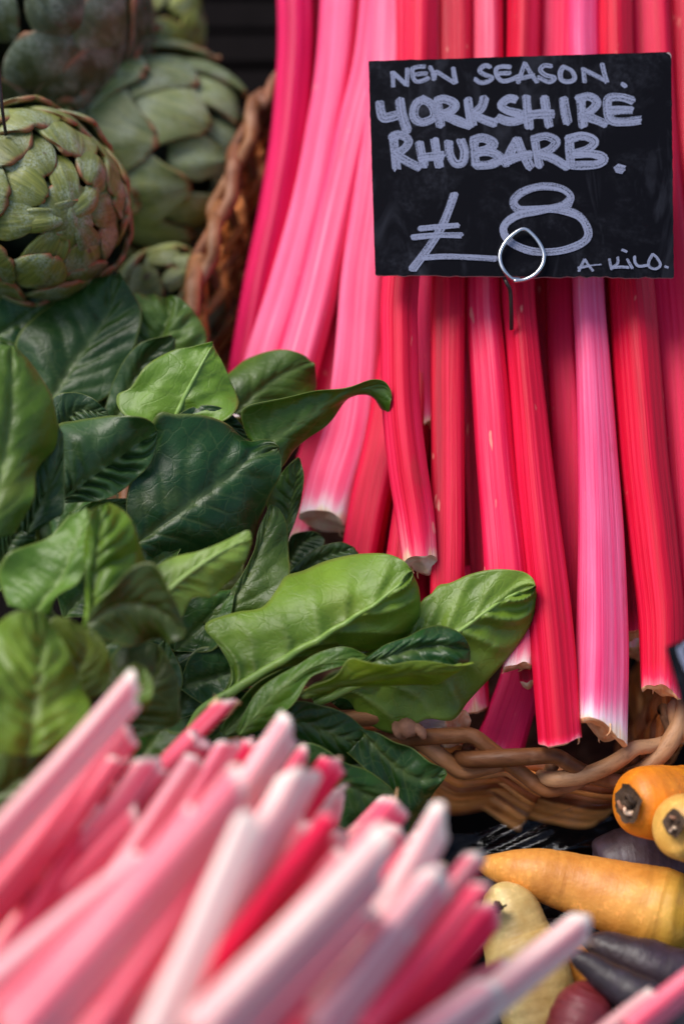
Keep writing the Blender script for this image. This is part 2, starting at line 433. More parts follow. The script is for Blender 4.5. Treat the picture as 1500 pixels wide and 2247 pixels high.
def stalk(label, pts, w, rot=30, col=(0.3, 0.3, 0.3), group=None, cut='pale', slant=0.15, flat=0.74, p=3.6, twist=0.0, fray=0, seed=None, face=None):
    """a rhubarb stalk from its cut end outwards: pts (px, py, depth), w its width in pixels along it"""
    seed = seed if seed is not None else abs(hash_(label)) % 99991
    r_ = np.random.default_rng(seed)
    wl = list(w) if isinstance(w, (list, tuple)) else [w]
    ws = np.interp(np.linspace(0, 1, len(pts)), np.linspace(0, 1, len(wl)), wl)
    raw = [np.append(P(x, y, d), ww / 2 * d / FPX) for (x, y, d), ww in zip(pts, ws)]
    L = sum(np.linalg.norm(a[:3] - b[:3]) for a, b in zip(raw, raw[1:]))
    n = int(max(14, min(90, L / 0.0055))); S = 64
    q = spline(raw, n); path, rad = q[:, :3], q[:, 3]
    wob = Wob(seed)
    path = path + 0.0003 * np.stack([wob(np.linspace(0, L * 40, n), k * 7.0) for k in range(3)], 1)
    a = np.linspace(0, 2 * np.pi, S, endpoint=False)[None, :]
    ll = np.linspace(0, L, n)[:, None]
    aa = a - math.radians(rot) - twist * ll
    prof = 1.0 / ((np.abs(np.cos(aa)) ** p + np.abs(np.sin(aa) / flat) ** p) ** (1 / p))
    prof = prof * (1 + 0.020 * np.abs(np.cos(11 * aa)) + 0.012 * np.cos(17 * aa + 1) + 0.022 * wob(np.cos(aa) * 1.5, ll * 22 + np.sin(aa)))
    prof = prof * 1.03
    v, f, uv = tube(path, rad, S, None, prof, cap=False)
    T, Sv, Fv = frames(path, -FX)
    g = v.reshape(n, S, 3)
    ang0 = r_.uniform(0, 6.28) if face is None else math.radians(face) + r_.normal(0, 0.4)
    off = slant * rad[0] * 2 * np.cos(a[0] - ang0) + 0.12 * rad[0] * wob(np.cos(a[0]) * 3, np.sin(a[0]) * 3)
    for k, fac in enumerate((1.0, 0.66, 0.33)):
        g[k] += T[k][None, :] * (off * fac)[:, None]
    v = g.reshape(-1, 3)
    f = f + [[(n - 1) * S + k for k in range(S)]]
    ob = mk('rhubarb_stalk', v, f, M_RHU, None, path[0], uv, color=(*col, 1))
    tagging(ob, label, 'rhubarb', group)
    ring = g[0]; c0 = ring.mean(0); caps = []
    for fac, dep in ((1.0, 0.0), (0.93, -0.0005), (0.72, 0.0006), (0.45, 0.0010), (0.2, 0.0012)):
        rr = c0 + (ring - c0) * fac + T[0] * dep * (0.6 + 0.8 * r_.random())
        rr = rr + T[0][None, :] * (0.0007 * wob(np.cos(a[0]) * 4 * fac, np.sin(a[0]) * 4 * fac))[:, None] * (fac < 1)
        caps.append(rr)
    cv = np.vstack(caps + [c0[None] + T[0] * 0.001]); cf = []
    for k in range(4):
        for j in range(S):
            cf.append([k * S + j, (k + 1) * S + j, (k + 1) * S + (j + 1) % S, k * S + (j + 1) % S])
    cf += [[4 * S + j, 5 * S, 4 * S + (j + 1) % S] for j in range(S)]
    mk('cut_end', cv, cf, {'pale': M_CUT, 'pink': M_CUTP}.get(cut, M_CUTB), ob)
    for k in range(fray):
        j = r_.integers(0, S); b = ring[j] * 0.97 + c0 * 0.03
        d1 = nrm(-T[0] + 0.6 * r_.normal(0, 1, 3) * 0.6); ln = r_.uniform(0.0015, 0.005)
        pth = np.array([b + T[0] * 0.002, b + d1 * ln * 0.5, b + d1 * ln + r_.normal(0, 0.0012, 3)])
        fv, ff, fu = tube(spline(pth, 6), np.linspace(0.0007, 0.0002, 6), 6)
        mk('frayed_fibre', fv, ff, M_CUTB, ob)
    return ob

def hash_(s):
    h = 5381
    for ch in s: h = (h * 33 + ord(ch)) & 0x7fffffff
    return h

def leaf(label, spine, left, right, d, col, g=(0, 0), e=(0, 0), bulge=0.05, wave=0.0022, freq=2.2, vein=1.0, nv=7, under=False,
         petiole=None, pr=(1.7, 0.5), group='spinach leaves heaped beside the rhubarb', fold=0.0, tipd=0.0, nu=16, nr=64, rib=True, lat=0.75):
    """a spinach leaf lofted from margin to midrib to margin; points (px, py[, extra depth]); d depth at the spine's middle, g its slope"""
    lm = .86 + min(.2, 0.8 * col[1]); col = (col[0] * 1.06 * lm, col[1] * .92 * lm, col[2] * .46 * lm)
    seed = hash_(label); wob = Wob(seed); wob2 = Wob(seed + 1); r_ = np.random.default_rng(seed)
    cx = np.mean([q[0] for q in spine]); cy = np.mean([q[1] for q in spine])
    def up(pts, add=0.0, edge=False):
        out = []
        m = len(pts)
        for i, q in enumerate(pts):
            k = i / max(1, m - 1)
            ed = add * math.sin(math.pi * min(1, max(0, k))) if edge else 0.0
            dd = d + g[0] * (q[0] - cx) / 1000 + g[1] * (q[1] - cy) / 1000 + ed + (q[2] if len(q) > 2 else 0) + tipd * k * k
            out.append(P(q[0], q[1], dd))
        return out
    S = spline(up(spine), nr); Lm = spline(up(left, e[0], True), nr); Rm = spline(up(right, e[1], True), nr)
    s = np.linspace(-1, 1, 2 * nu + 1)[None, :, None]
    base = np.where(s < 0, S[:, None] * (1 + s) + Lm[:, None] * (-s), S[:, None] * (1 - s) + Rm[:, None] * s)
    T = nrm(np.gradient(S, axis=0))
    N = nrm(np.cross(Rm - Lm, T)); N = np.where((N @ -FX)[:, None] < 0, -N, N)
    k = np.ones(9) / 9.0
    N = nrm(np.stack([np.convolve(np.pad(N[:, i], 4, mode='edge'), k, 'valid') for i in range(3)], 1))
    hw = np.where(s[..., 0] < 0, np.linalg.norm(Lm - S, axis=1)[:, None], np.linalg.norm(Rm - S, axis=1)[:, None])
    hmax = max(hw.max(), 1e-4)
    LL = np.concatenate([[0], np.cumsum(np.linalg.norm(np.diff(S, axis=0), axis=1))])[:, None]
    v = np.linspace(0, 1, nr)[:, None]; sa = np.abs(s[..., 0]); sg = np.sign(s[..., 0])
    x = s[..., 0] * hw; y = np.broadcast_to(LL, x.shape)
    t = v * nv - 1.5 * sa ** 0.9 + 0.30 * wob(s[..., 0] * 1.6 + sg * 5, v * 4.5) + 0.10 * wob2(s[..., 0] * 5, v * 14) + np.where(sg > 0, 0.43, 0.0)
    dist = np.abs(t - np.floor(t) - 0.5)
    rid = np.exp(-(dist / 0.055) ** 2) * (1 - sa ** 3) * np.clip(sa * 12, 0, 1); wide = np.exp(-(dist / 0.22) ** 2) * (1 - sa ** 2)
    t2 = sa * 4.2 + v * 9 * sg * 0.25 + 0.5 * wob2(t * 2.0, s[..., 0] * 3)
    cross = 0.6 * np.exp(-((np.abs(t2 - np.floor(t2) - 0.5)) / 0.05) ** 2) * (1 - sa) * 0.5
    mid = np.exp(-(sa * hw / 0.0022) ** 2)
    h = bulge * hw * np.sin(np.pi * sa ** 0.8)
    sgn = 1 if under else -1
    h = h + vein * (0.0005 * lat * sgn * rid * (0.5 + 0.5 * (1 - v)) + 0.0010 * lat * (-wide if not under else 0.75 * wide) * (0.4 + 0.6 * wob(v * 3, sg * 2) ** 2) + sgn * 0.0009 * mid)
    h = h + vein * 0.0011 * wob(x * 55 + 3, y * 70) + vein * 0.0012 * wob2(x * 120, y * 120) * (0.35 + 0.65 * sa) + 0.00045 * vein * wob(x * 290, y * 290)
    h = h + wave * sa ** 2 * np.sin(freq * 2 * np.pi * v + sg * 1.3 + r_.uniform(0, 6)) * (hmax / 0.03)
    h = h + fold * sa ** 2 * hw + 0.27 * hw * sa ** 3 * wob2(v * 4.5, sg * 4.0) * np.sin(np.pi * np.clip(v, 0, 1)) ** 0.5
    G = base + N[:, None, :] * h[..., None]
    uv = np.stack([x + 3, y], -1).reshape(-1, 2)
    vn = np.clip(rid * 0.55 * lat + 0.35 * cross + 0.7 * mid, 0, 1) * (0.35 + 0.65 * (1 - v))
    edge = np.clip((sa - 0.95) / 0.05, 0, 1) * np.ones_like(v)
    ob = mk('spinach_leaf', G.reshape(-1, 3), grid_faces(nr, 2 * nu + 1), M_LEAF, None, S[0], uv, {'vein': vn, 'edge': edge}, color=(*col, 1))
    so = ob.modifiers.new('thickness', 'SOLIDIFY'); so.thickness = 0.00032; so.offset = 0
    tagging(ob, label, 'spinach leaf', group)
    if rib:
        kk = int(nr * 0.95); sp = G[:kk, nu] + N[:kk] * (0.0002 if under else -0.0008)
        if petiole:
            pp = up(petiole); pth = np.vstack([spline(pp + [sp[0]], 16)[:-1], sp])
        else:
            pth = sp
        rr = np.linspace(pr[0] / 1000, pr[1] / 1000, len(pth)) ** 1.0
        if not under: rr = rr * 0.55
        tv, tf, tu = tube(spline(pth, 40), np.interp(np.linspace(0, 1, 40), np.linspace(0, 1, len(rr)), rr), 10)
        mk('midrib', tv, tf, M_MID, ob, None, tu, color=(*col, 1))
    return ob

def artichoke(label, px, py, d, R, axis, col, n=46, elong=1.05, spread=118, flare=0.10, seed=1, wide=1.0, tipw=0.42):
    r_ = np.random.default_rng(seed)
    c = P(px, py, d); ax = nrm(axis[0] * RX + axis[1] * UX - axis[2] * nrm(ray(px, py)))
    e1 = nrm(np.cross(ax, UX + 0.3 * RX)); e2 = np.cross(ax, e1)
    rt = root('artichoke', c); tagging(rt, label, 'artichoke', 'artichokes heaped at the left')
    # the heart under the bracts
    th = np.linspace(0, np.pi, 16); ph = np.linspace(0, 2 * np.pi, 24, endpoint=False)
    V = [c + 0.74 * R * (math.cos(t) * elong * ax + math.sin(t) * (math.cos(p) * e1 + math.sin(p) * e2)) for t in th for p in ph]
    mk('heart', V, grid_faces(16, 24, True), M_CORE, rt)
    a = np.linspace(-1, 1, 11); b = np.linspace(0, 1, 13)
    A, B = np.meshgrid(a, b)
    for i in range(n):
        f = (i + 0.5) / n
        tt = math.radians(-24 + (spread + 24) * f ** 0.85) + r_.normal(0, 0.03)
        az = i * 2.39996 + r_.normal(0, 0.16)
        W = R * (0.11 + 0.50 * math.sin(min(abs(tt) + 0.05, 1.5)) ** 0.9) * wide * r_.uniform(0.92, 1.1); span = math.radians(30 + 42 * f)
        notch = 0.10 * np.exp(-(A / 0.22) ** 2) * r_.uniform(0.2, 1.2)
        bb = B * (1 - notch * B ** 3 - 0.10 * np.abs(A) ** 2.2 * B)
        psi = tt + span * (1 - bb)
        wb = W * np.interp(B, [0, 0.25, 0.5, 0.8, 0.93, 1], [0.72, 0.93, 1.0, 0.82 * (.4 + .6 * min(1, tipw / .42)), 0.62 * (.3 + .7 * min(1, tipw / .42)), tipw])
        er = math.cos(az) * e1 + math.sin(az) * e2; ep = -math.sin(az) * e1 + math.cos(az) * e2
        nr_ = np.cos(psi)[..., None] * ax + np.sin(psi)[..., None] * er
        pos = c + R * (np.cos(psi)[..., None] * elong * ax + np.sin(psi)[..., None] * er)
        fl = flare * r_.uniform(0.5, 1.5)
        lift = R * ((0.095 + fl * f ** 1.5) * bb ** 1.8 + 0.09 * np.sin(np.pi * np.clip(bb, 0, 1)) + 0.02 * f)
        wob = Wob(seed * 100 + i)
        lift = lift + R * 0.024 * wob(A * 2.5, B * 3)
        kap = (0.62 - 0.12 * f) / R
        pos = pos + nr_ * (lift - kap * (A * wb) ** 2 + R * 0.03 * (1 - np.abs(A)) ** 2)[..., None] + ep * (A * wb)[..., None]
        tip = np.clip(np.maximum((bb - 0.82) / 0.18, (np.abs(A) - 0.86) / 0.14 * np.clip(bb * 1.6 - 0.6, 0, 1)), 0, 1)
        uv = np.stack([A * 0.5 + 0.5, B], -1).reshape(-1, 2)
        k = r_.uniform(0.68, 1.28); o = mk('bract', pos.reshape(-1, 3), grid_faces(13, 11), M_BRACT, rt, None, uv, {'tip': tip}, color=tuple(k * q for q in col))
        so = o.modifiers.new('thickness', 'SOLIDIFY'); so.thickness = 0.0032; so.offset = -1
        sb = o.modifiers.new('smooth', 'SUBSURF'); sb.levels = 1; sb.render_levels = 1
    return rt

def carrot(label, pts, col, shoulder=0.0, crown=None, cat='carrot', group='mixed carrots at the lower right', rough=0.03, name='carrot'):
    """pts (px, py, depth, radius in px) from the crown end"""
    raw = [np.append(P(x, y, d), r * d / FPX) for x, y, d, r in pts]
    q = spline(raw, 70, dense=30); S = 36
    path, rad = q[:, :3], np.maximum(q[:, 3], 0.0004)
    wob = Wob(hash_(label)); a = np.linspace(0, 2 * np.pi, S, endpoint=False)[None, :]; l = np.linspace(0, 1, 70)[:, None]
    prof = 1 + rough * wob(np.cos(a) * 2, l * 14 + np.sin(a)) + 0.004 * np.sin(l * 150 + 5 * wob(np.cos(a) * 1.5, l * 7)) + 0.008 * wob(np.cos(a) * 5 + np.sin(a) * 3, l * 60)
    v, f, uv = tube(path, rad, S, UX, prof)
    sh = np.broadcast_to(np.clip(1 - l / 0.34, 0, 1) ** 1.3, (70, S))
    ob = mk(name, v, f, M_CAR, None, path[0], uv, {'shoulder': sh}, color=(*col, shoulder))
    tagging(ob, label, cat, group)
    if crown:
        cx, cy, cd, cr = crown; r_ = np.random.default_rng(hash_(label))
        c = P(cx, cy, cd); T = nrm(path[0] - path[6]); s1 = nrm(np.cross(T, UX)); s2 = np.cross(s1, T); R = cr * cd / FPX
        V = []; rr = [1.0, 0.85, 0.6, 0.35, 0.12]
        for k, q_ in enumerate(rr):
            for j in range(20):
                an = j / 20 * 6.283
                V.append(c + R * q_ * (1 + 0.07 * r_.normal()) * (math.cos(an) * s1 + math.sin(an) * s2) + T * R * (0.10 - 0.10 * (1 - q_) + 0.07 * r_.normal()))
        cf = grid_faces(5, 20, True).tolist() + [[80 + j for j in range(20)]]
        mk('crown', V, cf, M_CROWN, ob)
        for k in range(5):
            b = c + R * 0.5 * (r_.uniform(-1, 1) * s1 + r_.uniform(-1, 1) * s2)
            pth = np.array([b - T * R * 0.1, b + T * R * 0.35 + s1 * R * r_.uniform(-.3, .3), b + T * R * 0.5 + s2 * R * r_.uniform(-.4, .4)])
            tv, tf, tu = tube(spline(pth, 6), np.linspace(R * 0.2, R * 0.07, 6), 7)
            mk('stem_stub', tv, tf, M_CROWN if k < 3 else (M_HUSK if k == 3 else M_CUT), ob)
    return ob

def ribbon(pts, w, conv, plane, h0, closed=False):
    """a flat pen stroke on a plane; pts in a crop's pixels, conv to photo pixels, w in photo pixels"""
    q = np.array([conv(*p) for p in pts], float)
    c, n, u, vv = plane
    flat = []
    for x, y in q:
        r = ray(x, y); k = (n @ (c - CAM)) / (n @ r); pw = CAM + k * r
        flat.append([(pw - c) @ u, (pw - c) @ vv])
    flat = np.array(flat)
    Ltot = np.linalg.norm(np.diff(flat, axis=0), axis=1).sum()
    m = int(max(6, Ltot / 0.0008))
    fl = spline(flat, m, closed)
    hw = w / 2 * (np.linalg.norm(c - CAM)) / FPX
    T = nrm(np.gradient(fl, axis=0)); Nn = np.stack([-T[:, 1], T[:, 0]], 1)
    wob = Wob(int(abs(q[0][0] * 13 + q[0][1] * 7)) % 9999)
    L = np.linspace(0, Ltot, m)
    A = np.linspace(-1, 1, 5)
    ww = hw * (1 + 0.05 * wob(L * 400, 0.0))
    V, UV = [], []
    for i in range(m):
        for a in A:
            p2 = fl[i] + Nn[i] * a * ww[i]
            if i == 0: p2 = p2 - T[i] * ww[i] * (0.5 * (1 - a * a) + 0.12 * wob(a * 5, 3.0))
            if i == m - 1: p2 = p2 + T[i] * ww[i] * (0.4 * (1 - a * a) + 0.2 * wob(a * 6, 7.0))
            V.append(c + u * p2[0] + vv * p2[1] + n * (h0 + 0.000006 * i / m)); UV.append([a * 0.5 + 0.5 + h0 * 90000, L[i]])
    return np.array(V), grid_faces(m, 5).tolist(), np.array(UV)

# ------------------------------------------------------------------ the display shelf
sc_ = BO - W0 * 0.164
bv, bf = box(sc_ + V0 * 0.25 - W0 * 0.016, RX, V0, W0, 1.9, 1.9, 0.01)
shelf = mk('display_shelf', bv, bf, M_SHELF, None, sc_, smooth=False); shelf['kind'] = 'structure'
for k in range(-14, 33):
    wv, wf = box(sc_ + V0 * (k * 0.036) + RX * rnd.uniform(-.01, .01), RX, V0, W0, 1.8, 0.0285, 0.011)
    wv = wv + W0 * rnd.uniform(-.001, .001)
    mk('slat', wv, wf, M_SHELF, shelf, smooth=False)

# ------------------------------------------------------------------ wicker basket
ang = math.radians(14)
BU = math.cos(ang) * RX - math.sin(ang) * V0; BV = math.sin(ang) * RX + math.cos(ang) * V0
A0, A1, BL = -0.222, 0.093, 0.46
def rrect(n, inset=0.0):
    R = 0.062; pts = []
    for cx, cy, a0 in ((A1 - R, R, -90), (A1 - R, BL - R, 0), (A0 + R + 0.05, BL - R - 0.05, 90), (A0 + R, R, 180)):
        R2 = R + 0.05 if a0 == 90 else R
        for t in np.linspace(0, 90, 9):
            an = math.radians(a0 + t); pts.append([cx + R2 * math.cos(an), cy + R2 * math.sin(an), 0])
    return spline(pts + [pts[0]], n + 1)[:-1]
PER = rrect(1440); PER_L = np.linalg.norm(np.diff(np.vstack([PER, PER[:1]]), axis=0), axis=1).sum()
PT = nrm(np.roll(PER, -3, 0) - np.roll(PER, 3, 0)); PN = np.stack([PT[:, 1], -PT[:, 0], np.zeros(len(PT))], 1)
def per(s, rad, w):
    i = (np.asarray(s) / PER_L * len(PER))
    f = lambda A: np.stack([np.interp(i % len(PER), np.arange(len(PER) + 1), np.append(A[:, k], A[0, k])) for k in range(3)], 1)
    q = f(PER) + f(PN) * np.asarray(rad)[:, None]
    return BO[None] + q[:, 0:1] * BU + q[:, 1:2] * BV + np.asarray(w)[:, None] * W0
basket = root("wicker_basket", BO + BU * (A0 + A1) / 2 + BV * BL / 2 - W0 * 0.155)
tagging(basket, 'brown wicker basket with braided rim holding the red rhubarb', 'basket')
NS = int(round(PER_L / 0.0425)); S0 = PER_L / NS
WILC = [lin(142, 92, 54), lin(120, 76, 44), lin(164, 112, 70), lin(130, 80, 52), lin(178, 134, 96)]
for k in range(NS):
    tau = np.linspace(-.12, 2.45, 48)
    ro = np.interp(tau, [-.12, 0, .5, 1, 1.95, 2.02, 2.45], [.004, .0075, .003, -.003, .0112, .0112, .001])
    wo = np.interp(tau, [-.12, 0, .5, 1, 1.95, 2.02, 2.45], [-.009, -.0005, .0068, .0085, -.0088, -.0092, -.0135])
    ker = np.ones(3) / 3; pad = lambda z: np.convolve(np.pad(z, 1, mode='edge'), ker, 'valid')
    pth = per((k + tau) * S0, pad(ro) + rnd.uniform(-.0008, .0008), pad(wo) + rnd.uniform(-.001, .001))
    rr = np.interp(tau, [-.12, 0, .3, 1.2, 1.9, 2.45], [.0032, .0046, .0050, .0043, .0042, .0034]) * rnd.uniform(.9, 1.08)
    wb = Wob(300 + k); prof = 1 + 0.05 * wb(np.linspace(0, 6, 48)[:, None], np.cos(np.linspace(0, 6.28, 14))[None] * 2)
    v, f, uv = tube(pth, rr, 14, W0, prof)
    mk('rim_strand', v, f, M_WIL, basket, None, uv, color=WILC[rnd.randrange(5)])
tri = lambda x: 2 / math.pi * np.arcsin(np.cos(x) * 0.995)
for j in range(18):
    s = np.linspace(0, PER_L, NS * 16 + 1); wb = Wob(500 + j)
    rad = .0062 * tri(s / S0 * math.pi + j * math.pi) - .0004 * j + 0.0006 * wb(s * 60, 0)
    w = -.0190 - j * .0074 + .0009 * wb(s * 45, 3.0)
    # one long willow per row, cut into visible lengths that tuck behind a stake
    cuts = list(range(16 * ((j + 1) % 2), NS * 16 - 8, 16 * 4))
    for a_ in cuts:
        b_ = min(a_ + 16 * 4 + 3, NS * 16)
        pth = per(s[a_:b_ + 1], rad[a_:b_ + 1], w[a_:b_ + 1] + np.linspace(.0006, -.0006, b_ - a_ + 1))
        v, f, uv = tube(pth, (.0020 + .0021 * np.abs(np.cos(s[a_:b_ + 1] / S0 * math.pi)) ** 1.5) * rnd.uniform(.92, 1.06), 11, W0)
        mk('weave_strand', v, f, M_WIL, basket, None, uv, color=[lin(226, 136, 66), lin(150, 78, 38), lin(240, 156, 84), lin(184, 100, 50)][rnd.randrange(4)])  # brighter, more mixed tones than the rim: light and shade put into colour
for k in range(NS):
    pth = per(np.full(8, (k + .5 if False else k) * S0), np.linspace(0, -.011, 8), np.linspace(-.002, -.152, 8))
    v, f, uv = tube(pth, .0034, 8, BU)
    mk('stake', v, f, M_WIL, basket, None, uv, color=WILC[1])
bp = np.vstack([per(np.linspace(0, PER_L, 60, endpoint=False), np.full(60, -.014), np.full(60, -.150)),
                per(np.linspace(0, PER_L, 60, endpoint=False), np.full(60, -.014), np.full(60, -.155))])
mk('base', bp, [list(range(60)), list(range(60, 120))[::-1]] + [[k, 60 + k, 60 + (k + 1) % 60, (k + 1) % 60] for k in range(60)], M_WIL, basket, None, bp[:, :2] * 20, smooth=False, color=lin(90, 50, 32))

# ------------------------------------------------------------------ rhubarb in the basket
GB = 'rhubarb stalks standing in the wicker basket'
dm = lambda y, o=0.0: 0.702 + (1640 - y) * 6.4e-5 + o
dl = lambda y, o=0.0: 0.778 + (1640 - y) * 5.5e-5 + o
def M(pts, o=0.0): return [(x, y, dm(y, o)) for x, y in pts]
def Lf(pts, o=0.0): return [(x, y, dl(y, o)) for x, y in pts]
def bs(label, pts, w, **k): return stalk(label, pts, w, group=GB, **k)

bs('bright red stalk pierced by the wire of the price card', M([(1227, 1632), (1207, 1400), (1185, 1180), (1162, 950), (1145, 760), (1134, 600), (1143, 300), (1146, -120)]), [86, 88, 84, 74, 66, 66, 64, 62],
   rot=62, col=(0.20, 0.05, 0.02), cut='pale', slant=0.10, fray=3, flat=0.85)
bs('pink and white striped stalk ending on the rim in a brown cut', M([(1316, 1600), (1322, 1400), (1318, 1200), (1310, 1000), (1301, 800), (1290, 620), (1283, 300), (1280, -120)], 0.002), [112, 104, 92, 78, 66, 60, 58, 56],
   rot=-28, col=(0.58, 0.75, 0.16), cut='brown', slant=0.28, face=150, fray=2, flat=0.8)
bs('coral red stalk furthest right ending beside the second card', M([(1452, 1518), (1452, 1350), (1435, 1180), (1414, 1000), (1398, 800), (1383, 620), (1352, 300), (1343, -120)], 0.004), [78, 88, 92, 90, 90, 88, 78, 72],
   rot=55, col=(0.22, 0.0, 0.10), cut='brown', slant=0.15, fray=2, flat=0.85)
bs('straight crimson stalk second below the left half of the card', M([(983, 1330), (983, 1200), (981, 900), (980, 620), (996, 300), (998, -120)], 0.002), [72, 72, 70, 70, 68, 64],
   rot=10, col=(0.14, 0.03, 0.0), cut='pale', flat=0.75)
bs('curved red stalk with a pale chipped foot under the card corner', M([(919, 1238), (908, 1140), (892, 1030), (879, 900), (876, 760), (879, 620), (915, 300), (925, -120)], -0.004), [68, 76, 78, 76, 74, 74, 70, 66],
   rot=50, col=(0.24, 0.05, 0.34), cut='pale', slant=0.15, face=100, fray=2, flat=0.82)
bs('salmon pink stalk between the crimson one and the wire', M([(1118, 1360), (1108, 1250), (1090, 1080), (1078, 900), (1066, 760), (1058, 620), (1066, 300), (1068, -120)], 0.004), [88, 86, 78, 74, 70, 68, 66, 64],
   rot=35, col=(0.46, 0.15, 0.1), cut='pale', flat=0.8)
bs('rose red stalk tucked behind the pierced stalk', M([(1260, 1480), (1256, 1300), (1246, 1100), (1240, 900), (1234, 760), (1232, 620), (1222, 300), (1221, -120)], 0.022), [44, 60, 62, 64, 62, 60, 66, 70],
   rot=20, col=(0.26, 0.3, 0.1), cut='pale')
bs('narrow dark crimson stalk in the gap right of the striped stalk', M([(1392, 1392), (1378, 1200), (1362, 1000), (1345, 800), (1330, 620), (1312, 300), (1305, -120)], 0.028), [50, 52, 52, 50, 50, 50, 50],
   rot=20, col=(0.08, 0.55, 0.1), cut='brown')
bs('broad dull crimson stalk along the right picture edge', M([(1520, 1420), (1505, 1100), (1487, 860), (1470, 620), (1440, 300), (1420, -120)], 0.016), [96, 96, 96, 96, 90, 84],
   rot=25, col=(0.24, 0.2, 0.1), cut='brown')
bs('dark red stalk leaving the picture behind the card top corner', M([(1570, 1300), (1548, 860), (1530, 620), (1500, 300), (1490, -120)], 0.02), [84, 84, 84, 80, 80],
   rot=45, col=(0.20, 0.12, 0.1))
bs('deep magenta stalk in shade left of the crimson stalk', M([(938, 936), (936, 800), (932, 620), (955, 300), (962, -120)], 0.03), [34, 44, 56, 60, 60],
   rot=15, col=(0.30, 0.8, 0.2), cut='brown', slant=0.3)
bs('short magenta stalk ending in a torn orange tip', M([(1034, 946), (1020, 860), (1005, 740), (1010, 500), (1030, 200), (1035, -120)], 0.028), [40, 46, 50, 54, 56, 56],
   rot=15, col=(0.35, 0.75, 0.3), cut='brown', slant=0.5, fray=2)
bs('tiny pale pink tip hanging under the torn orange tip', M([(1025, 992), (1020, 930), (1008, 860), (1000, 700), (990, 400)], 0.036), [24, 30, 34, 36, 40],
   rot=15, col=(0.72, 0.7, 0.3), cut='pale')
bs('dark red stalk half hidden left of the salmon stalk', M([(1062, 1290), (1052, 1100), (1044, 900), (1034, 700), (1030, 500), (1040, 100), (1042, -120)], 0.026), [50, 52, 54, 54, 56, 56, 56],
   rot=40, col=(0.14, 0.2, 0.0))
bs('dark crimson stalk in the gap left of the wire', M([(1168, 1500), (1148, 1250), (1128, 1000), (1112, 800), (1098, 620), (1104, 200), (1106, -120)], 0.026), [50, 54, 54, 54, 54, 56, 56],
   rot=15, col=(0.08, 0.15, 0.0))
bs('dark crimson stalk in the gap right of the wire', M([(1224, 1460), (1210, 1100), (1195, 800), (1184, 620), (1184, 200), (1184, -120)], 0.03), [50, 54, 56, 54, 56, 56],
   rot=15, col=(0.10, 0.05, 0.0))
# the paler bundle at the left, lying deeper
bs('wide lilac pink stalk left of the card with a split whitish foot', Lf([(708, 1150), (735, 1050), (765, 950), (780, 850), (792, 720), (802, 600), (835, 330), (850, 60), (856, -150)], -0.018), [104, 108, 104, 100, 96, 94, 88, 82, 80],
   rot=20, col=(0.58, 0.60, 0.18), cut='pale', slant=0.12, face=120, fray=2)
bs('salmon red stalk slanting down behind the curved red stalk', Lf([(786, 1260), (808, 1130), (838, 990), (860, 860), (880, 700), (905, 300), (905, -120)], -0.030), [80, 84, 82, 80, 76, 72, 70],
   rot=30, col=(0.30, 0.15, 0.05))
bs('red stalk seen below the slanting salmon stalk', M([(862, 1330), (880, 1200), (900, 1060), (920, 800), (935, 500)], 0.034), [56, 60, 60, 58, 56],
   rot=30, col=(0.22, 0.1, 0.05))
bs('pinkish red stalk at the left behind the curled leaf tip', Lf([(648, 1190), (676, 1060), (712, 940), (748, 820), (770, 640), (800, 350), (830, 50), (840, -150)], 0.004), [70, 72, 74, 74, 72, 70, 66, 64],
   rot=20, col=(0.40, 0.35, 0.2))
bs('leftmost crimson stalk curving beside the basket edge', Lf([(520, 930), (540, 790), (572, 620), (607, 450), (634, 280), (646, 120), (647, -150)], 0.012), [60, 64, 70, 74, 74, 72, 70],
   rot=52, col=(0.27, 0.85, 0.1), flat=0.85)
bs('second stalk from the left, light pink and bending right', Lf([(552, 940), (588, 780), (634, 630), (676, 470), (712, 300), (738, 140), (757, -150)]), [92, 90, 84, 78, 76, 76, 74],
   rot=20, col=(0.60, 0.72, 0.1), flat=0.78)
bs('third stalk from the left, light pink ending behind the pale leaf', Lf([(628, 900), (665, 760), (706, 610), (745, 440), (785, 270), (818, 120), (846, -150)], -0.012), [84, 82, 78, 76, 76, 76, 74],
   rot=24, col=(0.58, 0.62, 0.1), flat=0.78)
bs('fourth stalk from the left, rosy and lying above the dark leaf', Lf([(690, 920), (722, 780), (765, 620), (800, 440), (835, 270), (868, 100), (890, -150)], 0.006), [76, 76, 74, 72, 72, 70, 70],
   rot=20, col=(0.48, 0.35, 0.1))
bs('deep crimson stalk filling the gap at the top left of the bundle', Lf([(620, 760), (656, 560), (686, 330), (697, 140), (704, -150)], 0.034), [60, 60, 60, 58, 56],
   rot=15, col=(0.16, 0.6, 0.0))
bs('dull rose stalk rising at the top between two pale stalks', Lf([(700, 700), (740, 480), (775, 260), (798, 60), (806, -150)], 0.040), [60, 60, 60, 60, 60], rot=20, col=(0.30, 0.5, 0.0))
bs('pale pink stalk rising above the card near its left corner', M([(909, 540), (912, 400), (916, 100), (922, -150)], 0.050), [70, 72, 76, 76], rot=10, col=(0.62, 0.7, 0.0))
bs('lilac pink stalk rising above the card right of its middle', M([(1206, 540), (1212, 400), (1220, 60), (1222, -150)], 0.012), [76, 78, 76, 74], rot=10, col=(0.45, 0.25, 0.0))
bs('dark stalk slanting behind the top right of the card', M([(1440, 540), (1430, 300), (1470, 60), (1500, -150)], 0.040), [80, 82, 84, 84], rot=30, col=(0.14, 0.1, 0.0))
bs('shaded crimson stalk above the card left of its right corner', M([(1396, 540), (1392, 300), (1398, 60), (1400, -150)], 0.036), [70, 70, 66, 64], rot=30, col=(0.13, 0.2, 0.0))
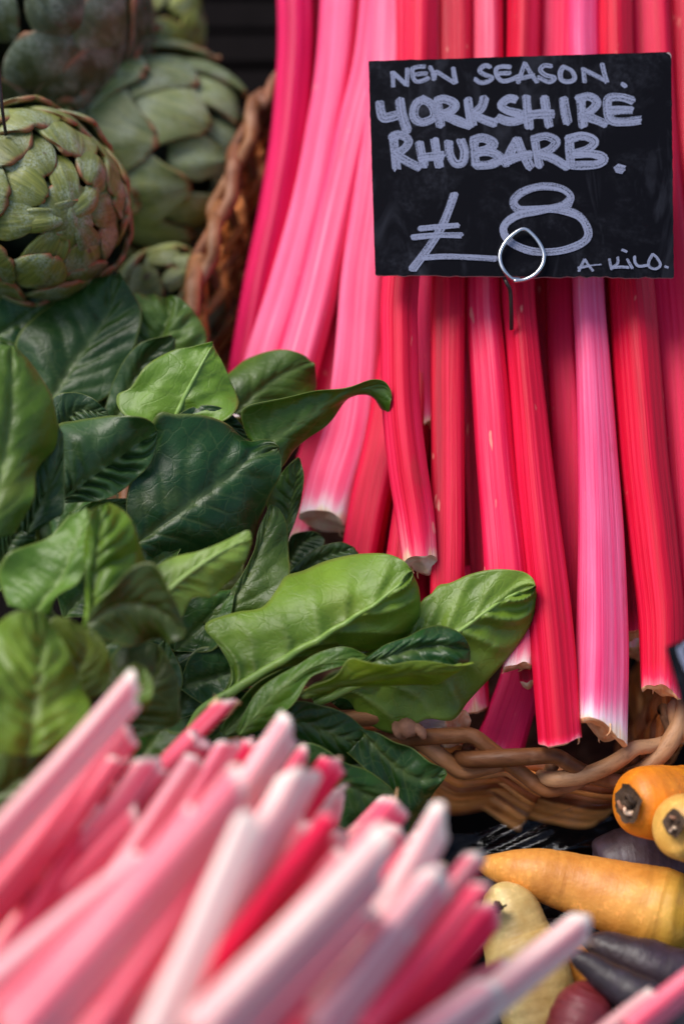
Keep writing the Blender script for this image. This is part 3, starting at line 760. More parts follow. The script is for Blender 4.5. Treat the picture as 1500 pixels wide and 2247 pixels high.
# feet deep in the basket
bs('magenta foot slanting down behind the basket rim', [(1088, 1668, 0.757), (1112, 1590, 0.760), (1148, 1470, 0.766), (1180, 1300, 0.78)], [104, 96, 86, 80], rot=15, col=(0.34, 0.85, 0.1), cut='brown')
bs('brown ended stalk foot peeping from behind the leaf tip', [(1136, 1462, 0.722), (1146, 1380, 0.727), (1152, 1290, 0.735), (1140, 1100, 0.76)], [60, 60, 56, 50], rot=15, col=(0.45, 0.3, 0.11), cut='brown', fray=2)
bs('round pinkish foot resting on the rim under the big leaf', [(1000, 1600, 0.728), (968, 1592, 0.735), (930, 1570, 0.75), (900, 1500, 0.79)], [84, 84, 80, 70], rot=15, col=(0.55, 0.8, 0.5), cut='brown', slant=0.2, fray=3)
bs('brownish foot in shade behind the striped stalk', [(1402, 1432, 0.775), (1400, 1390, 0.78), (1396, 1300, 0.79), (1380, 1100, 0.81)], [50, 52, 50, 46], rot=15, col=(0.5, 0.7, 0.8), cut='brown')
bs('dusky pink foot in shade under the leaf above the rim', [(1040, 1560, 0.762), (1036, 1500, 0.768), (1030, 1420, 0.775), (1010, 1250, 0.79)], [66, 66, 62, 56], rot=15, col=(0.30, 0.6, 0.3), cut='brown')
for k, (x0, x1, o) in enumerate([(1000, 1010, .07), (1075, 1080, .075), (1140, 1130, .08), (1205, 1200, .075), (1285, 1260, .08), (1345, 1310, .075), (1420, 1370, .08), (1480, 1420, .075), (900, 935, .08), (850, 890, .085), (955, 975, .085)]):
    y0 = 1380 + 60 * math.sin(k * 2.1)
    stalk('dark crimson stalk lying deep in the shade of the basket', [(x0 + 6, y0, dm(y0, o)), (x0, 900, dm(900, o)), (x1, 300, dm(300, o)), (x1 + 4, -150, dm(-150, o))], [64, 64, 62, 60], rot=20 + 17 * k, col=(0.05, 0.2 + 0.05 * (k % 3), 0.1), group='stalks lying deepest in the basket', cut='brown', seed=900 + k)  # very low paleness: the shade of the gaps is put into the colour

# a scrap of dry skin on the rim
hv, hf, hu = join([tube(spline([P(868, 1606, .716), P(890, 1598, .713), P(912, 1604, .714)], 10), np.array([.003, .005, .0055, .004, .005, .0055, .005, .0045, .004, .003]), 9),
                   tube(spline([P(905, 1596, .713), P(922, 1604, .711), P(930, 1622, .711)], 8), np.array([.002, .003, .003, .0025, .003, .0025, .002, .0012]), 7)])
tagging(mk('dry_husk', hv, hf, M_HUSK, None, None, hu), 'scrap of dry brown husk lying on the basket rim', 'husk')

# ------------------------------------------------------------------ black price card
cTL, cTR, cBR, cBL = P(808, 133, .757), P(1472, 113, .752), P(1478, 609, .733), P(823, 603, .737)
cc = (cTL + cTR + cBR + cBL) / 4
cu = nrm(cTR - cTL + cBR - cBL); cn = nrm(np.cross(cu, cTL - cBL + cTR - cBR)); cvv = np.cross(cn, cu)
if cn @ FX > 0: cn = -cn; 
cvv = np.cross(cn, cu) if np.cross(cn, cu) @ UX > 0 else -np.cross(cn, cu)
PLANE = (cc, cn, cu, cvv)
def onp(px, py, h=0.0):
    r = ray(px, py); k = (cn @ (cc - CAM)) / (cn @ r); return CAM + k * r + cn * h
out = []
corners = [(808, 133), (1472, 113), (1478, 609), (823, 603)]
for i, (x, y) in enumerate(corners):
    nx, ny = corners[(i + 1) % 4]; px_, py_ = corners[i - 1]
    r0 = 9 if i == 1 else 4
    a_ = np.array([x, y], float); p_ = nrm(np.array([px_ - x, py_ - y], float)); n_ = nrm(np.array([nx - x, ny - y], float))
    for t in np.linspace(0, 1, 5):
        q = (1 - t) ** 2 * (a_ + p_ * r0) + 2 * t * (1 - t) * a_ + t * t * (a_ + n_ * r0); out.append(q)
    e_ = np.array([nx, ny], float)
    for t in np.linspace(0.03, 0.97, 44):
        jit = rnd.gauss(0, 1.1 if i == 2 else 0.35); m_ = a_ * (1 - t) + e_ * t
        nn = nrm(np.array([-(ny - y), nx - x], float)); out.append(m_ + nn * jit)
K = len(out)
f_ = np.array([onp(x, y, 0.0) for x, y in out]); b_ = np.array([onp(x, y, -0.0014) for x, y in out])
card = mk('price_card', f_, [list(range(K))], M_BOARD, None, cc, smooth=False)
tagging(card, 'black card hand lettered with rhubarb price in front of the red stalks', 'price sign')
mk('card_edge', np.vstack([f_ + (cc - f_) * 0.0006 - cn * 0.0001, b_]), [[i, (i + 1) % K, K + (i + 1) % K, K + i] for i in range(K)] + [[K + i for i in range(K)]], M_CARD, card, smooth=False)
wc = [onp(x, y, .00006) for x, y in ((1461, 114.5), (1467, 114), (1471.5, 119), (1472, 129), (1470, 121))]
mk('worn_corner', wc, [[0, 1, 2, 3, 4]], M_CARD, card, smooth=False)
cA = lambda x, y: (x / 4.286 + 800, y / 4.286 + 100)
cB = lambda x, y: (x / 3.75 + 1100, y / 3.75 + 100)
cC = lambda x, y: (x / 3.75 + 850, y / 3.75 + 380)
cD = lambda x, y: (x / 5 + 1200, y / 5 + 500)
cE = lambda x, y: (x / 2 + 750, y / 2)
WORDS = [
 (10, [(cA, [(258, 242), (264, 310), (266, 388)]), (cA, [(262, 248), (330, 310), (392, 368)]), (cA, [(402, 212), (398, 300), (398, 380)]),
       (cA, [(448, 208), (448, 270), (470, 325), (520, 335), (605, 300)]), (cA, [(440, 215), (500, 196), (568, 194)]), (cA, [(465, 274), (530, 262), (584, 260)]),
       (cA, [(614, 196), (640, 260), (652, 318)]), (cA, [(648, 318), (668, 245), (750, 290), (845, 350)]), (cA, [(830, 205), (842, 280), (858, 355)])]),
 (10, [(cA, [(1182, 202), (1130, 184), (1078, 230), (1120, 268), (1200, 298), (1150, 338), (1085, 345), (1034, 312)]),
       (cA, [(1372, 200), (1290, 194), (1236, 215), (1240, 280), (1290, 330), (1370, 320), (1480, 270)]), (cA, [(1240, 262), (1300, 258), (1372, 256)]),
       (cB, [(135, 304), (160, 230), (195, 135)]), (cB, [(192, 140), (240, 225), (296, 305)]), (cB, [(110, 275), (180, 262), (268, 240)]),
       (cB, [(412, 168), (350, 162), (318, 198), (360, 240), (438, 262), (390, 298), (300, 258)]),
       (cB, [(505, 172), (482, 220), (492, 280), (550, 296), (600, 270), (575, 205), (500, 168)]),
       (cB, [(668, 185), (676, 240), (682, 298)]), (cB, [(665, 192), (760, 238), (866, 292)]), (cB, [(825, 148), (842, 220), (866, 300)]), (cB, [(988, 310), (1022, 336)])]),
 (19.5, [(cA, [(140, 530), (148, 600), (172, 676), (230, 672), (310, 650)]), (cA, [(328, 512), (348, 640), (398, 800)]),
       (cA, [(560, 502), (490, 540), (460, 620), (475, 690), (545, 720), (640, 680), (650, 610), (610, 540), (540, 502)]),
       (cA, [(682, 515), (692, 620), (712, 758)]), (cA, [(668, 522), (745, 500), (842, 545), (820, 605), (715, 655)]), (cA, [(720, 650), (830, 690), (1000, 762)]),
       (cA, [(968, 500), (980, 600), (1010, 750)]), (cA, [(1125, 490), (1095, 580), (1010, 650)]), (cA, [(1020, 650), (1120, 695), (1235, 735)]),
       (cA, [(1420, 505), (1350, 498), (1280, 560), (1340, 610), (1450, 640), (1510, 675), (1420, 712), (1330, 708), (1250, 675)])]),
 (19.5, [(cB, [(202, 415), (212, 540), (226, 676)]), (cB, [(350, 420), (368, 540), (392, 672)]), (cB, [(220, 572), (320, 562), (425, 562)]),
       (cB, [(508, 435), (520, 530), (542, 636)]), (cB, [(650, 428), (658, 540), (672, 662)]), (cB, [(622, 440), (720, 418), (782, 465), (740, 530), (650, 580)]), (cB, [(660, 575), (760, 605), (862, 648)]),
       (cB, [(1078, 452), (980, 424), (880, 436), (872, 530), (900, 612), (1000, 628), (1140, 612)]), (cB, [(885, 538), (980, 530), (1075, 530)])]),
 (19.5, [(cA, [(270, 862), (282, 1010), (300, 1160)]), (cA, [(238, 865), (330, 838), (412, 892), (375, 965), (280, 1030)]), (cA, [(290, 1020), (390, 1085), (510, 1145)]),
       (cA, [(512, 912), (535, 1030), (562, 1140)]), (cA, [(655, 880), (675, 1010), (702, 1142)]), (cA, [(515, 1062), (620, 1045), (738, 1035)]),
       (cA, [(788, 905), (800, 1020), (850, 1108), (918, 1098), (938, 1000), (905, 895)]),
       (cA, [(1025, 890), (1032, 1010), (1042, 1130)]), (cA, [(1005, 892), (1110, 868), (1212, 920), (1150, 978), (1060, 1005)]), (cA, [(1070, 1000), (1190, 1005), (1275, 1060), (1180, 1118), (1030, 1128)]),
       (cA, [(1312, 1120), (1370, 1000), (1432, 880)]), (cB, [(122, 768), (170, 880), (236, 1002)]), (cB, [(30, 958), (140, 915), (250, 898)]),
       (cB, [(272, 770), (288, 880), (312, 996)]), (cB, [(248, 772), (360, 745), (448, 788), (400, 855), (300, 905)]), (cB, [(310, 895), (420, 928), (540, 1002)]),
       (cB, [(556, 768), (560, 880), (568, 992)]), (cB, [(540, 772), (670, 745), (765, 790), (700, 858), (590, 892)]), (cB, [(600, 890), (760, 895), (842, 930), (780, 978), (568, 988)]), (cB, [(945, 1008), (1000, 1022)])]),
 (17, [(cC, [(548, 172), (500, 310), (450, 430), (380, 550), (300, 665), (205, 790)])]),
 (12.5, [(cC, [(262, 458), (420, 442), (580, 430)]), (cC, [(200, 530), (400, 512), (608, 512)]), (cC, [(292, 695), (480, 686), (700, 694), (892, 706)])]),
 (17, [(cE, [(990, 905), (1002, 862), (960, 828), (880, 818), (800, 838), (752, 880), (775, 920), (850, 918), (950, 920), (1040, 950), (1080, 1020), (1050, 1068), (950, 1102), (830, 1102), (735, 1060), (708, 1000), (760, 950), (860, 925), (960, 905), (1000, 875)])]),
 (6, [(cD, [(345, 478), (375, 410), (410, 345)]), (cD, [(410, 345), (450, 410), (500, 475)]), (cD, [(338, 442), (400, 428), (470, 415)]),
      (cD, [(680, 342), (690, 400), (706, 458)]), (cD, [(772, 322), (770, 390), (705, 442)]), (cD, [(715, 438), (800, 430), (892, 435)]), (cD, [(875, 342), (900, 390), (932, 445)]), (cD, [(818, 242), (872, 264)]),
      (cD, [(955, 315), (962, 380), (1005, 422), (1110, 410)]), (cD, [(1155, 290), (1112, 370), (1122, 432), (1190, 450), (1238, 408), (1200, 330), (1155, 290)]), (cD, [(1288, 425), (1326, 440)])]),
 (3, [(cD, [(470, 415), (530, 408), (594, 403)])]),
]
h = 0.00005
for w_, strokes in WORDS:
    parts = []
    for conv, pts in strokes:
        parts.append(ribbon(pts, w_, conv, PLANE, h)); h += 0.000007
    v, f, uv = join(parts); mk('lettering', v, f, M_CHALK, card, None, uv, smooth=False)

# wire ring that grips the card
wr = [(1126, 619, .002), (1150, 616, .002), (1172, 606, .003), (1188, 585, .003), (1191, 560, .003), (1180, 535, .003), (1160, 513, .003), (1147, 507, .003), (1132, 513, .003), (1110, 532, .003), (1096, 558, .003), (1097, 582, .003), (1107, 601, .003), (1122, 612, .001), (1140, 613, .0)]
pth = spline([onp(x, y, hh) for x, y, hh in wr], 90)
v, f, uv = tube(pth, 0.00105, 12)
ring = mk('card_holder', v, f, M_STEEL, None, None, uv); tagging(ring, 'bent steel wire ring holder gripping the bottom of the rhubarb card', 'card holder')
st = spline([onp(1107, 603, -.004), onp(1112, 618, -.002), P(1119, 640, .739), P(1121, 680, .744), P(1121.5, 722, .752)], 30)
v, f, uv = tube(st, np.linspace(.0010, .0011, 30), 10); mk('pin', v, f, M_DARKWIRE, ring, None, uv)

# corner of a second card, nearer the camera
q1, q2, q3, q4 = P(1461, 1420, .60), P(1720, 1316, .60), P(1760, 1446, .592), P(1497, 1548, .592)
n2 = nrm(np.cross(q2 - q1, q4 - q1)); n2 = -n2 if n2 @ FX > 0 else n2
c2 = (q1 + q2 + q3 + q4) / 4; u2 = nrm(q2 - q1); v2 = np.cross(n2, u2); v2 = v2 if v2 @ UX > 0 else -v2
fr = np.array([q1, q2, q3, q4]); bk = fr - n2 * 0.0014
card2 = mk('price_card', np.vstack([fr, bk]), [[0, 1, 2, 3], [7, 6, 5, 4]] + [[i, 4 + i, 4 + (i + 1) % 4, (i + 1) % 4] for i in range(4)], M_BOARD, None, c2, smooth=False)
tagging(card2, 'blurred corner of a second black card at the right picture edge', 'price sign')
idc = lambda x, y: (x, y)
v, f, uv = join([ribbon([(1490, 1422), (1498, 1445), (1512, 1475)], 13, idc, (c2, n2, u2, v2), .0003), ribbon([(1500, 1418), (1540, 1402), (1580, 1400)], 13, idc, (c2, n2, u2, v2), .00035)])
mk('lettering', v, f, M_CHALK, card2, None, uv, smooth=False)

# ------------------------------------------------------------------ artichokes
artichoke('large sharp artichoke at the left edge with its closed tip facing out', 70, 452, .800, .0465, (.42, -.10, .90), lin(102, 108, 48), n=62, spread=112, flare=.20, seed=3)
artichoke('pale green artichoke lying sideways behind the large one', 318, 322, .945, .0580, (.80, -.12, .40), lin(116, 128, 82), n=44, elong=1.2, spread=118, flare=.34, seed=5, wide=1.15, tipw=.16)
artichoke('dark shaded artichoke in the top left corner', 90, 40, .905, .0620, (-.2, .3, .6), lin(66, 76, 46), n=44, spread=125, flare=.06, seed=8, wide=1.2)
artichoke('small yellowish artichoke at the top next to the dark gap', 335, 62, .985, .0330, (.5, .5, .5), lin(150, 158, 70), n=30, spread=118, flare=.05, seed=11, wide=1.2)
artichoke('dull olive artichoke below, half hidden by spinach leaves', 368, 668, .890, .0330, (.3, .5, .7), lin(128, 136, 74), n=30, spread=125, flare=.03, seed=14, wide=1.25)
v, f, uv = tube(spline([P(-6, 120, .735), P(4, 230, .742), P(13, 296, .752)], 14), .0009, 9)
tagging(mk('wire_pin', v, f, M_DARKWIRE, None, None, uv), 'thin dark wire stuck into the large artichoke at the left edge', 'wire')

# ------------------------------------------------------------------ spinach
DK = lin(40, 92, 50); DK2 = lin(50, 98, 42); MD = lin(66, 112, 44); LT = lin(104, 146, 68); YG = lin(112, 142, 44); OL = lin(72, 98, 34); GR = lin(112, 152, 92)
leaf('large dark glossy leaf in the middle of the heap', [(300, 1190), (420, 1105), (480, 1060), (550, 1005), (612, 978)],
     [(292, 1180), (278, 1090), (335, 932), (385, 922), (450, 921), (500, 932), (542, 962), (578, 958), (600, 964), (612, 978)],
     [(305, 1200), (345, 1222), (420, 1217), (480, 1203), (548, 1188), (575, 1128), (596, 1080), (614, 1045), (617, 1008), (613, 980)], .712, lin(32, 80, 50), g=(.03, -.05), e=(.006, .008), bulge=.13, nv=6, vein=1.3)
leaf('dark veined leaf pointing right beside the large dark one', [(142, 1092), (200, 1045), (250, 1010), (300, 975), (344, 946)],
     [(138, 1080), (130, 990), (132, 932), (170, 922), (212, 916), (250, 912), (300, 914), (330, 928), (344, 946)],
     [(144, 1103), (180, 1102), (220, 1098), (270, 1073), (320, 1025), (341, 982), (346, 950)], .700, lin(62, 104, 76), g=(.05, -.03), e=(-.003, .005), bulge=.10, nv=6, vein=1.3)
leaf('pale green blurred leaf curling at the left edge', [(-40, 1190), (0, 1050), (25, 900), (25, 757)],
     [(-60, 1180), (-90, 1000), (-80, 850), (-20, 765), (20, 756)],
     [(30, 1170), (72, 1100), (82, 1030), (136, 968), (122, 905), (102, 850), (66, 790), (30, 757)], .652, lin(84, 124, 48), g=(.03, -.03), e=(.0, .012), bulge=.14, nv=5, vein=1.2, wave=.003)
leaf('dark underside showing behind the leaf at the left edge', [(60, 1170), (95, 1090), (125, 1020), (138, 950)],
     [(40, 1160), (70, 1080), (80, 1020), (120, 930), (138, 950)], [(75, 1168), (120, 1140), (143, 1120), (143, 1040), (139, 952)], .676, lin(50, 92, 58), bulge=.10, vein=.8)
leaf('light green pointed leaf at the top of the heap', [(378, 935), (420, 845), (467, 755)],
     [(330, 950), (292, 930), (262, 900), (258, 868), (288, 852), (318, 812), (352, 785), (385, 770), (420, 764), (467, 755)],
     [(420, 950), (500, 935), (522, 900), (518, 870), (500, 832), (484, 795), (467, 756)], .745, lin(104, 150, 66), g=(.0, -.05), e=(.002, .009), bulge=.06, nv=5, under=True)
leaf('round olive leaf in front of the pink stalks', [(515, 905), (600, 832), (688, 792)],
     [(505, 890), (498, 830), (520, 805), (555, 782), (615, 767), (660, 776), (690, 796)],
     [(530, 915), (600, 900), (660, 880), (692, 855), (695, 825), (690, 798)], .772, lin(74, 110, 44), g=(.04, -.05), e=(.0, .01), bulge=.08, nv=6)
leaf('long leaf with its tip curling over the red stalks', [(570, 985), (650, 930), (750, 872), (835, 852), (858, 872)],
     [(545, 960), (526, 915), (540, 893), (600, 873), (700, 846), (790, 831), (838, 834), (856, 855), (858, 872)],
     [(585, 1010), (612, 1030), (650, 985), (700, 940), (760, 890), (815, 878), (838, 902), (852, 904), (858, 876)], .735, lin(70, 112, 42), g=(.01, -.06), e=(-.004, .012), bulge=.03, nv=6)
leaf('dark rounded leaf edge behind the large dark leaf', [(390, 960), (450, 915), (540, 950)],
     [(372, 925), (410, 896), (440, 888), (480, 892), (515, 915), (545, 955)], [(400, 990), (470, 980), (545, 975), (548, 962)], .736, lin(38, 80, 54), bulge=.06)
leaf('dim green leaf standing between the dark leaf and the pink stalk', [(615, 1200), (640, 1090), (656, 1005)],
     [(600, 1190), (588, 1090), (625, 1030), (655, 1003)], [(630, 1190), (655, 1120), (667, 1050), (658, 1006)], .748, lin(58, 98, 40), bulge=.08)
leaf('upright veined leaf beside the broad glossy leaf', [(470, 1395), (530, 1290), (575, 1190), (595, 1108)],
     [(448, 1385), (446, 1355), (508, 1293), (553, 1217), (566, 1165), (592, 1106)],
     [(500, 1400), (560, 1350), (600, 1310), (625, 1280), (633, 1230), (630, 1165), (612, 1120), (597, 1107)], .722, lin(72, 106, 46), g=(.0, -.06), e=(.0, .006), bulge=.09, vein=1.2, nv=6)
leaf('small dark leaf behind the top edge of the broad leaf', [(640, 1275), (700, 1228), (778, 1203)],
     [(628, 1262), (655, 1235), (698, 1202), (745, 1190), (775, 1200)], [(660, 1290), (720, 1270), (783, 1225), (780, 1206)], .752, lin(36, 82, 48), bulge=.12, vein=1.3)
leaf('dark green leaf in shade above that small dark leaf', [(635, 1230), (660, 1190), (700, 1172)], [(628, 1210), (640, 1175), (680, 1165), (702, 1172)], [(645, 1245), (690, 1220), (712, 1190), (703, 1174)], .770, lin(34, 78, 40), bulge=.1)
leaf('broad glossy leaf with raised midrib at the centre', [(464, 1545), (560, 1484), (667, 1420), (773, 1356), (843, 1308), (903, 1254)],
     [(462, 1540), (490, 1515), (506, 1470), (482, 1420), (450, 1382), (462, 1362), (520, 1345), (576, 1335), (613, 1298), (635, 1271), (677, 1258), (731, 1233), (784, 1218), (843, 1215), (880, 1228), (903, 1254)],
     [(470, 1548), (540, 1512), (615, 1474), (700, 1442), (762, 1428), (800, 1440), (850, 1432), (892, 1410), (917, 1382), (925, 1335), (920, 1288), (905, 1256)],
     .694, lin(108, 150, 64), g=(.0, -.05), e=(.003, .020), bulge=.03, nv=7, vein=1.25, lat=3.4, under=True, petiole=[(420, 1600, .01), (440, 1565, .004)], pr=(3.0, .7))
leaf('wide pale leaf reaching over the red stalks at the right', [(690, 1545), (880, 1462), (1008, 1383), (1060, 1345), (1109, 1313), (1172, 1285)],
     [(680, 1520), (800, 1440), (880, 1380), (925, 1318), (945, 1303), (962, 1284), (987, 1279), (1030, 1260), (1083, 1249), (1141, 1253), (1166, 1268), (1174, 1288)],
     [(700, 1540), (745, 1535), (770, 1545), (789, 1577), (837, 1603), (880, 1606), (935, 1576), (992, 1580), (1030, 1538), (1088, 1474), (1141, 1410), (1170, 1358), (1178, 1312), (1175, 1290)],
     .712, lin(116, 156, 76), g=(-.02, -.03), e=(.004, .012), bulge=.03, nv=7, vein=1.2, lat=3.0, under=True, pr=(2.2, .7))
leaf('small blistered dark leaf lying on the wide pale leaf', [(790, 1462), (880, 1432), (960, 1418), (1034, 1428)],
     [(800, 1448), (848, 1415), (896, 1399), (935, 1380), (976, 1376), (1013, 1392), (1034, 1424)], [(800, 1478), (900, 1480), (985, 1474), (1030, 1454), (1036, 1432)], .697, lin(40, 90, 58), g=(.02, .0), bulge=.16, vein=2.2, nv=8)
leaf('yellow green leaf folded lengthwise under the blistered one', [(655, 1528), (740, 1500), (850, 1485), (950, 1472), (1038, 1453)],
     [(658, 1520), (700, 1493), (741, 1472), (768, 1446), (811, 1450), (907, 1458), (980, 1460), (1038, 1452)],
     [(665, 1534), (720, 1528), (747, 1514), (827, 1508), (907, 1499), (987, 1474), (1038, 1455)], .683, lin(106, 138, 34), g=(.01, .0), e=(-.004, .012), bulge=.04, vein=.8)
leaf('bright folded leaf just below the broad glossy leaf', [(525, 1614), (585, 1545), (650, 1485), (720, 1452), (805, 1442)],
     [(515, 1606), (538, 1560), (576, 1506), (656, 1457), (699, 1434), (747, 1423), (790, 1434), (806, 1441)],
     [(535, 1616), (590, 1592), (640, 1545), (668, 1500), (690, 1482), (741, 1468), (806, 1444)], .682, lin(78, 124, 32), g=(.02, -.02), e=(.006, .006), bulge=.06, vein=.8)
leaf('narrow dark green leaf tucked left of the folded leaf', [(490, 1612), (540, 1560), (600, 1505), (660, 1462)],
     [(484, 1598), (510, 1560), (560, 1500), (620, 1468), (660, 1460)], [(500, 1614), (535, 1590), (580, 1545), (640, 1490), (662, 1464)], .690, lin(48, 96, 28), bulge=.05, vein=.7)
leaf('dark green leaf above the pink heap left of the rim', [(590, 1600), (660, 1590), (740, 1620), (828, 1650)],
     [(600, 1585), (635, 1543), (677, 1537), (741, 1558), (784, 1590), (816, 1622), (828, 1648)], [(595, 1625), (650, 1640), (720, 1660), (747, 1668), (775, 1680), (811, 1674), (828, 1653)], .694, lin(40, 82, 34), g=(.03, .02), e=(.003, .008), bulge=.08)
leaf('pointed dark leaf hanging over the basket weave', [(800, 1610), (870, 1680), (925, 1705), (978, 1692)],
     [(790, 1598), (853, 1612), (907, 1639), (955, 1670), (978, 1691)], [(760, 1650), (840, 1702), (868, 1740), (880, 1806), (912, 1778), (950, 1736), (978, 1694)], .702, lin(36, 80, 40), g=(.01, .02), e=(.002, .010), bulge=.09, vein=1.2)
leaf('dark leaf with a wavy edge just above the pink cut ends', [(620, 1690), (700, 1700), (800, 1745), (880, 1805)],
     [(632, 1640), (677, 1628), (720, 1643), (763, 1676), (816, 1702), (859, 1735), (877, 1772), (882, 1806)], [(620, 1730), (700, 1780), (800, 1830), (878, 1812)], .680, lin(40, 86, 36), g=(.03, .02), e=(.002, .006), bulge=.09, vein=1.2)
leaf('light leaf with a folded grey green tip in front of the dark leaf', [(335, 1330), (400, 1270), (470, 1220), (551, 1178)],
     [(330, 1260), (345, 1240), (390, 1220), (435, 1210), (487, 1190), (540, 1165), (551, 1176)], [(400, 1355), (408, 1335), (425, 1312), (465, 1310), (490, 1288), (530, 1245), (552, 1192)], .660, lin(120, 158, 88), g=(.02, -.04), e=(.0, .004), bulge=.06, vein=.8, under=True, wave=.002)
leaf('cupped green leaf with deep folds at the left of the heap', [(200, 1400), (205, 1300), (215, 1200), (225, 1105)],
     [(180, 1380), (188, 1300), (190, 1200), (196, 1130), (222, 1104)], [(300, 1350), (350, 1290), (340, 1240), (312, 1180), (285, 1120), (255, 1098), (228, 1104)], .632, lin(100, 142, 46), g=(.02, -.03), e=(.0, .006), bulge=.16, vein=1.6, wave=.004)
leaf('olive leaf spreading in shadow under the cupped leaf', [(190, 1370), (270, 1330), (350, 1340), (408, 1390)],
     [(200, 1340), (260, 1270), (320, 1235), (350, 1245), (380, 1310), (409, 1388)], [(200, 1395), (270, 1400), (340, 1405), (405, 1395)], .622, lin(58, 84, 30), g=(.02, .0), e=(-.006, .01), bulge=.08, vein=1.2)
leaf('leaf with pale folded stem running up at the left', [(75, 1345), (120, 1290), (160, 1210), (182, 1112)],
     [(20, 1330), (4, 1290), (14, 1258), (90, 1212), (132, 1180), (160, 1135), (180, 1110)], [(110, 1350), (125, 1320), (172, 1285), (190, 1215), (190, 1150), (184, 1112)], .642, lin(92, 138, 60), g=(.02, -.03), e=(.012, -.004), bulge=.06, vein=1.0)
leaf('big blurred crinkled leaf at the lower left edge', [(60, 1660), (75, 1560), (90, 1450), (85, 1340)],
     [(-30, 1650), (-50, 1500), (-20, 1390), (30, 1345), (80, 1338)], [(170, 1640), (200, 1560), (188, 1520), (165, 1465), (140, 1412), (112, 1365), (90, 1339)], .590, lin(108, 146, 58), g=(.02, -.02), e=(.006, .012), bulge=.14, vein=1.8, wave=.004)
leaf('rounded yellowish leaf behind the crinkled one', [(140, 1560), (170, 1480), (190, 1420), (150, 1358)],
     [(100, 1500), (105, 1420), (112, 1360), (148, 1356)], [(200, 1540), (235, 1510), (243, 1470), (236, 1425), (210, 1390), (165, 1366), (152, 1358)], .618, lin(86, 110, 26), g=(.02, .0), bulge=.10, vein=.8)
leaf('round dark olive leaf behind the first pink cut end', [(240, 1600), (300, 1530), (340, 1470), (345, 1415)],
     [(225, 1540), (238, 1450), (262, 1418), (290, 1405), (342, 1414)], [(300, 1620), (385, 1590), (393, 1540), (388, 1490), (370, 1450), (348, 1416)], .640, lin(56, 84, 28), g=(.01, -.03), bulge=.10, vein=1.0)
leaf('small blurred leaf tip peeping over the first pink stalk', [(270, 1560), (300, 1500), (312, 1462)], [(255, 1530), (265, 1480), (295, 1456), (311, 1460)], [(320, 1560), (337, 1520), (334, 1490), (314, 1462)], .600, lin(84, 122, 52), bulge=.16, vein=.6)
leaf('shaded leaf at the left edge under the crinkled one', [(-30, 1760), (60, 1700), (130, 1640), (190, 1590)], [(-40, 1700), (20, 1640), (100, 1590), (188, 1586)], [(0, 1800), (90, 1760), (150, 1690), (192, 1596)], .598, lin(78, 104, 36), bulge=.08)
leaf('dark blue green leaf high in the heap below the big artichoke', [(100, 900), (160, 800), (230, 700), (260, 600)],
     [(60, 860), (30, 760), (90, 680), (180, 620), (255, 598)], [(180, 900), (250, 860), (300, 760), (310, 680), (264, 602)], .790, lin(42, 84, 40), bulge=.08, g=(.0, -.06))
leaf('puckered leaf next to the dull olive artichoke', [(300, 800), (350, 740), (370, 690), (350, 642)],
     [(282, 760), (280, 700), (290, 655), (320, 640), (348, 641)], [(380, 820), (440, 780), (455, 745), (440, 705), (400, 660), (353, 642)], .800, lin(88, 126, 72), bulge=.16, vein=2.0, g=(.0, -.05))
leaf('dark leaf in shade left of the pointed light leaf', [(250, 930), (280, 860), (320, 790), (380, 740)], [(230, 900), (250, 830), (300, 760), (375, 735)], [(300, 940), (340, 880), (380, 800), (384, 742)], .775, lin(38, 80, 36), bulge=.08)
leaf('bluish dark leaf above the veined leaf at the left', [(130, 940), (170, 900), (232, 905)], [(114, 905), (118, 870), (160, 860), (200, 872), (232, 900)], [(140, 960), (190, 950), (234, 912)], .735, lin(48, 86, 72), bulge=.08)
leaf('green leaf sliver under the veined leaf', [(150, 1150), (220, 1110), (310, 1115)], [(150, 1125), (215, 1098), (300, 1095), (310, 1110)], [(160, 1175), (250, 1160), (300, 1140), (312, 1118)], .708, lin(70, 116, 40), bulge=.06)
leaf('small curly leaf in the dark left of the broad leaf', [(410, 1520), (430, 1480), (470, 1430)], [(400, 1490), (415, 1450), (440, 1425), (468, 1428)], [(430, 1540), (460, 1510), (478, 1470), (472, 1432)], .725, lin(44, 86, 40), bulge=.12, wave=.004, freq=4)
leaf('thin leaf edge sticking up beside the second pink end', [(440, 1620), (470, 1580), (530, 1545)], [(436, 1600), (465, 1565), (528, 1540)], [(455, 1625), (490, 1595), (532, 1550)], .700, lin(56, 100, 44), bulge=.05)
leaf('dark ragged leaf in the hollow at the left of the heap', [(0, 1240), (30, 1180), (80, 1140)], [(-20, 1190), (20, 1150), (75, 1130)], [(30, 1250), (70, 1210), (84, 1146)], .680, lin(40, 84, 34), bulge=.08)
r6 = random.Random(6)
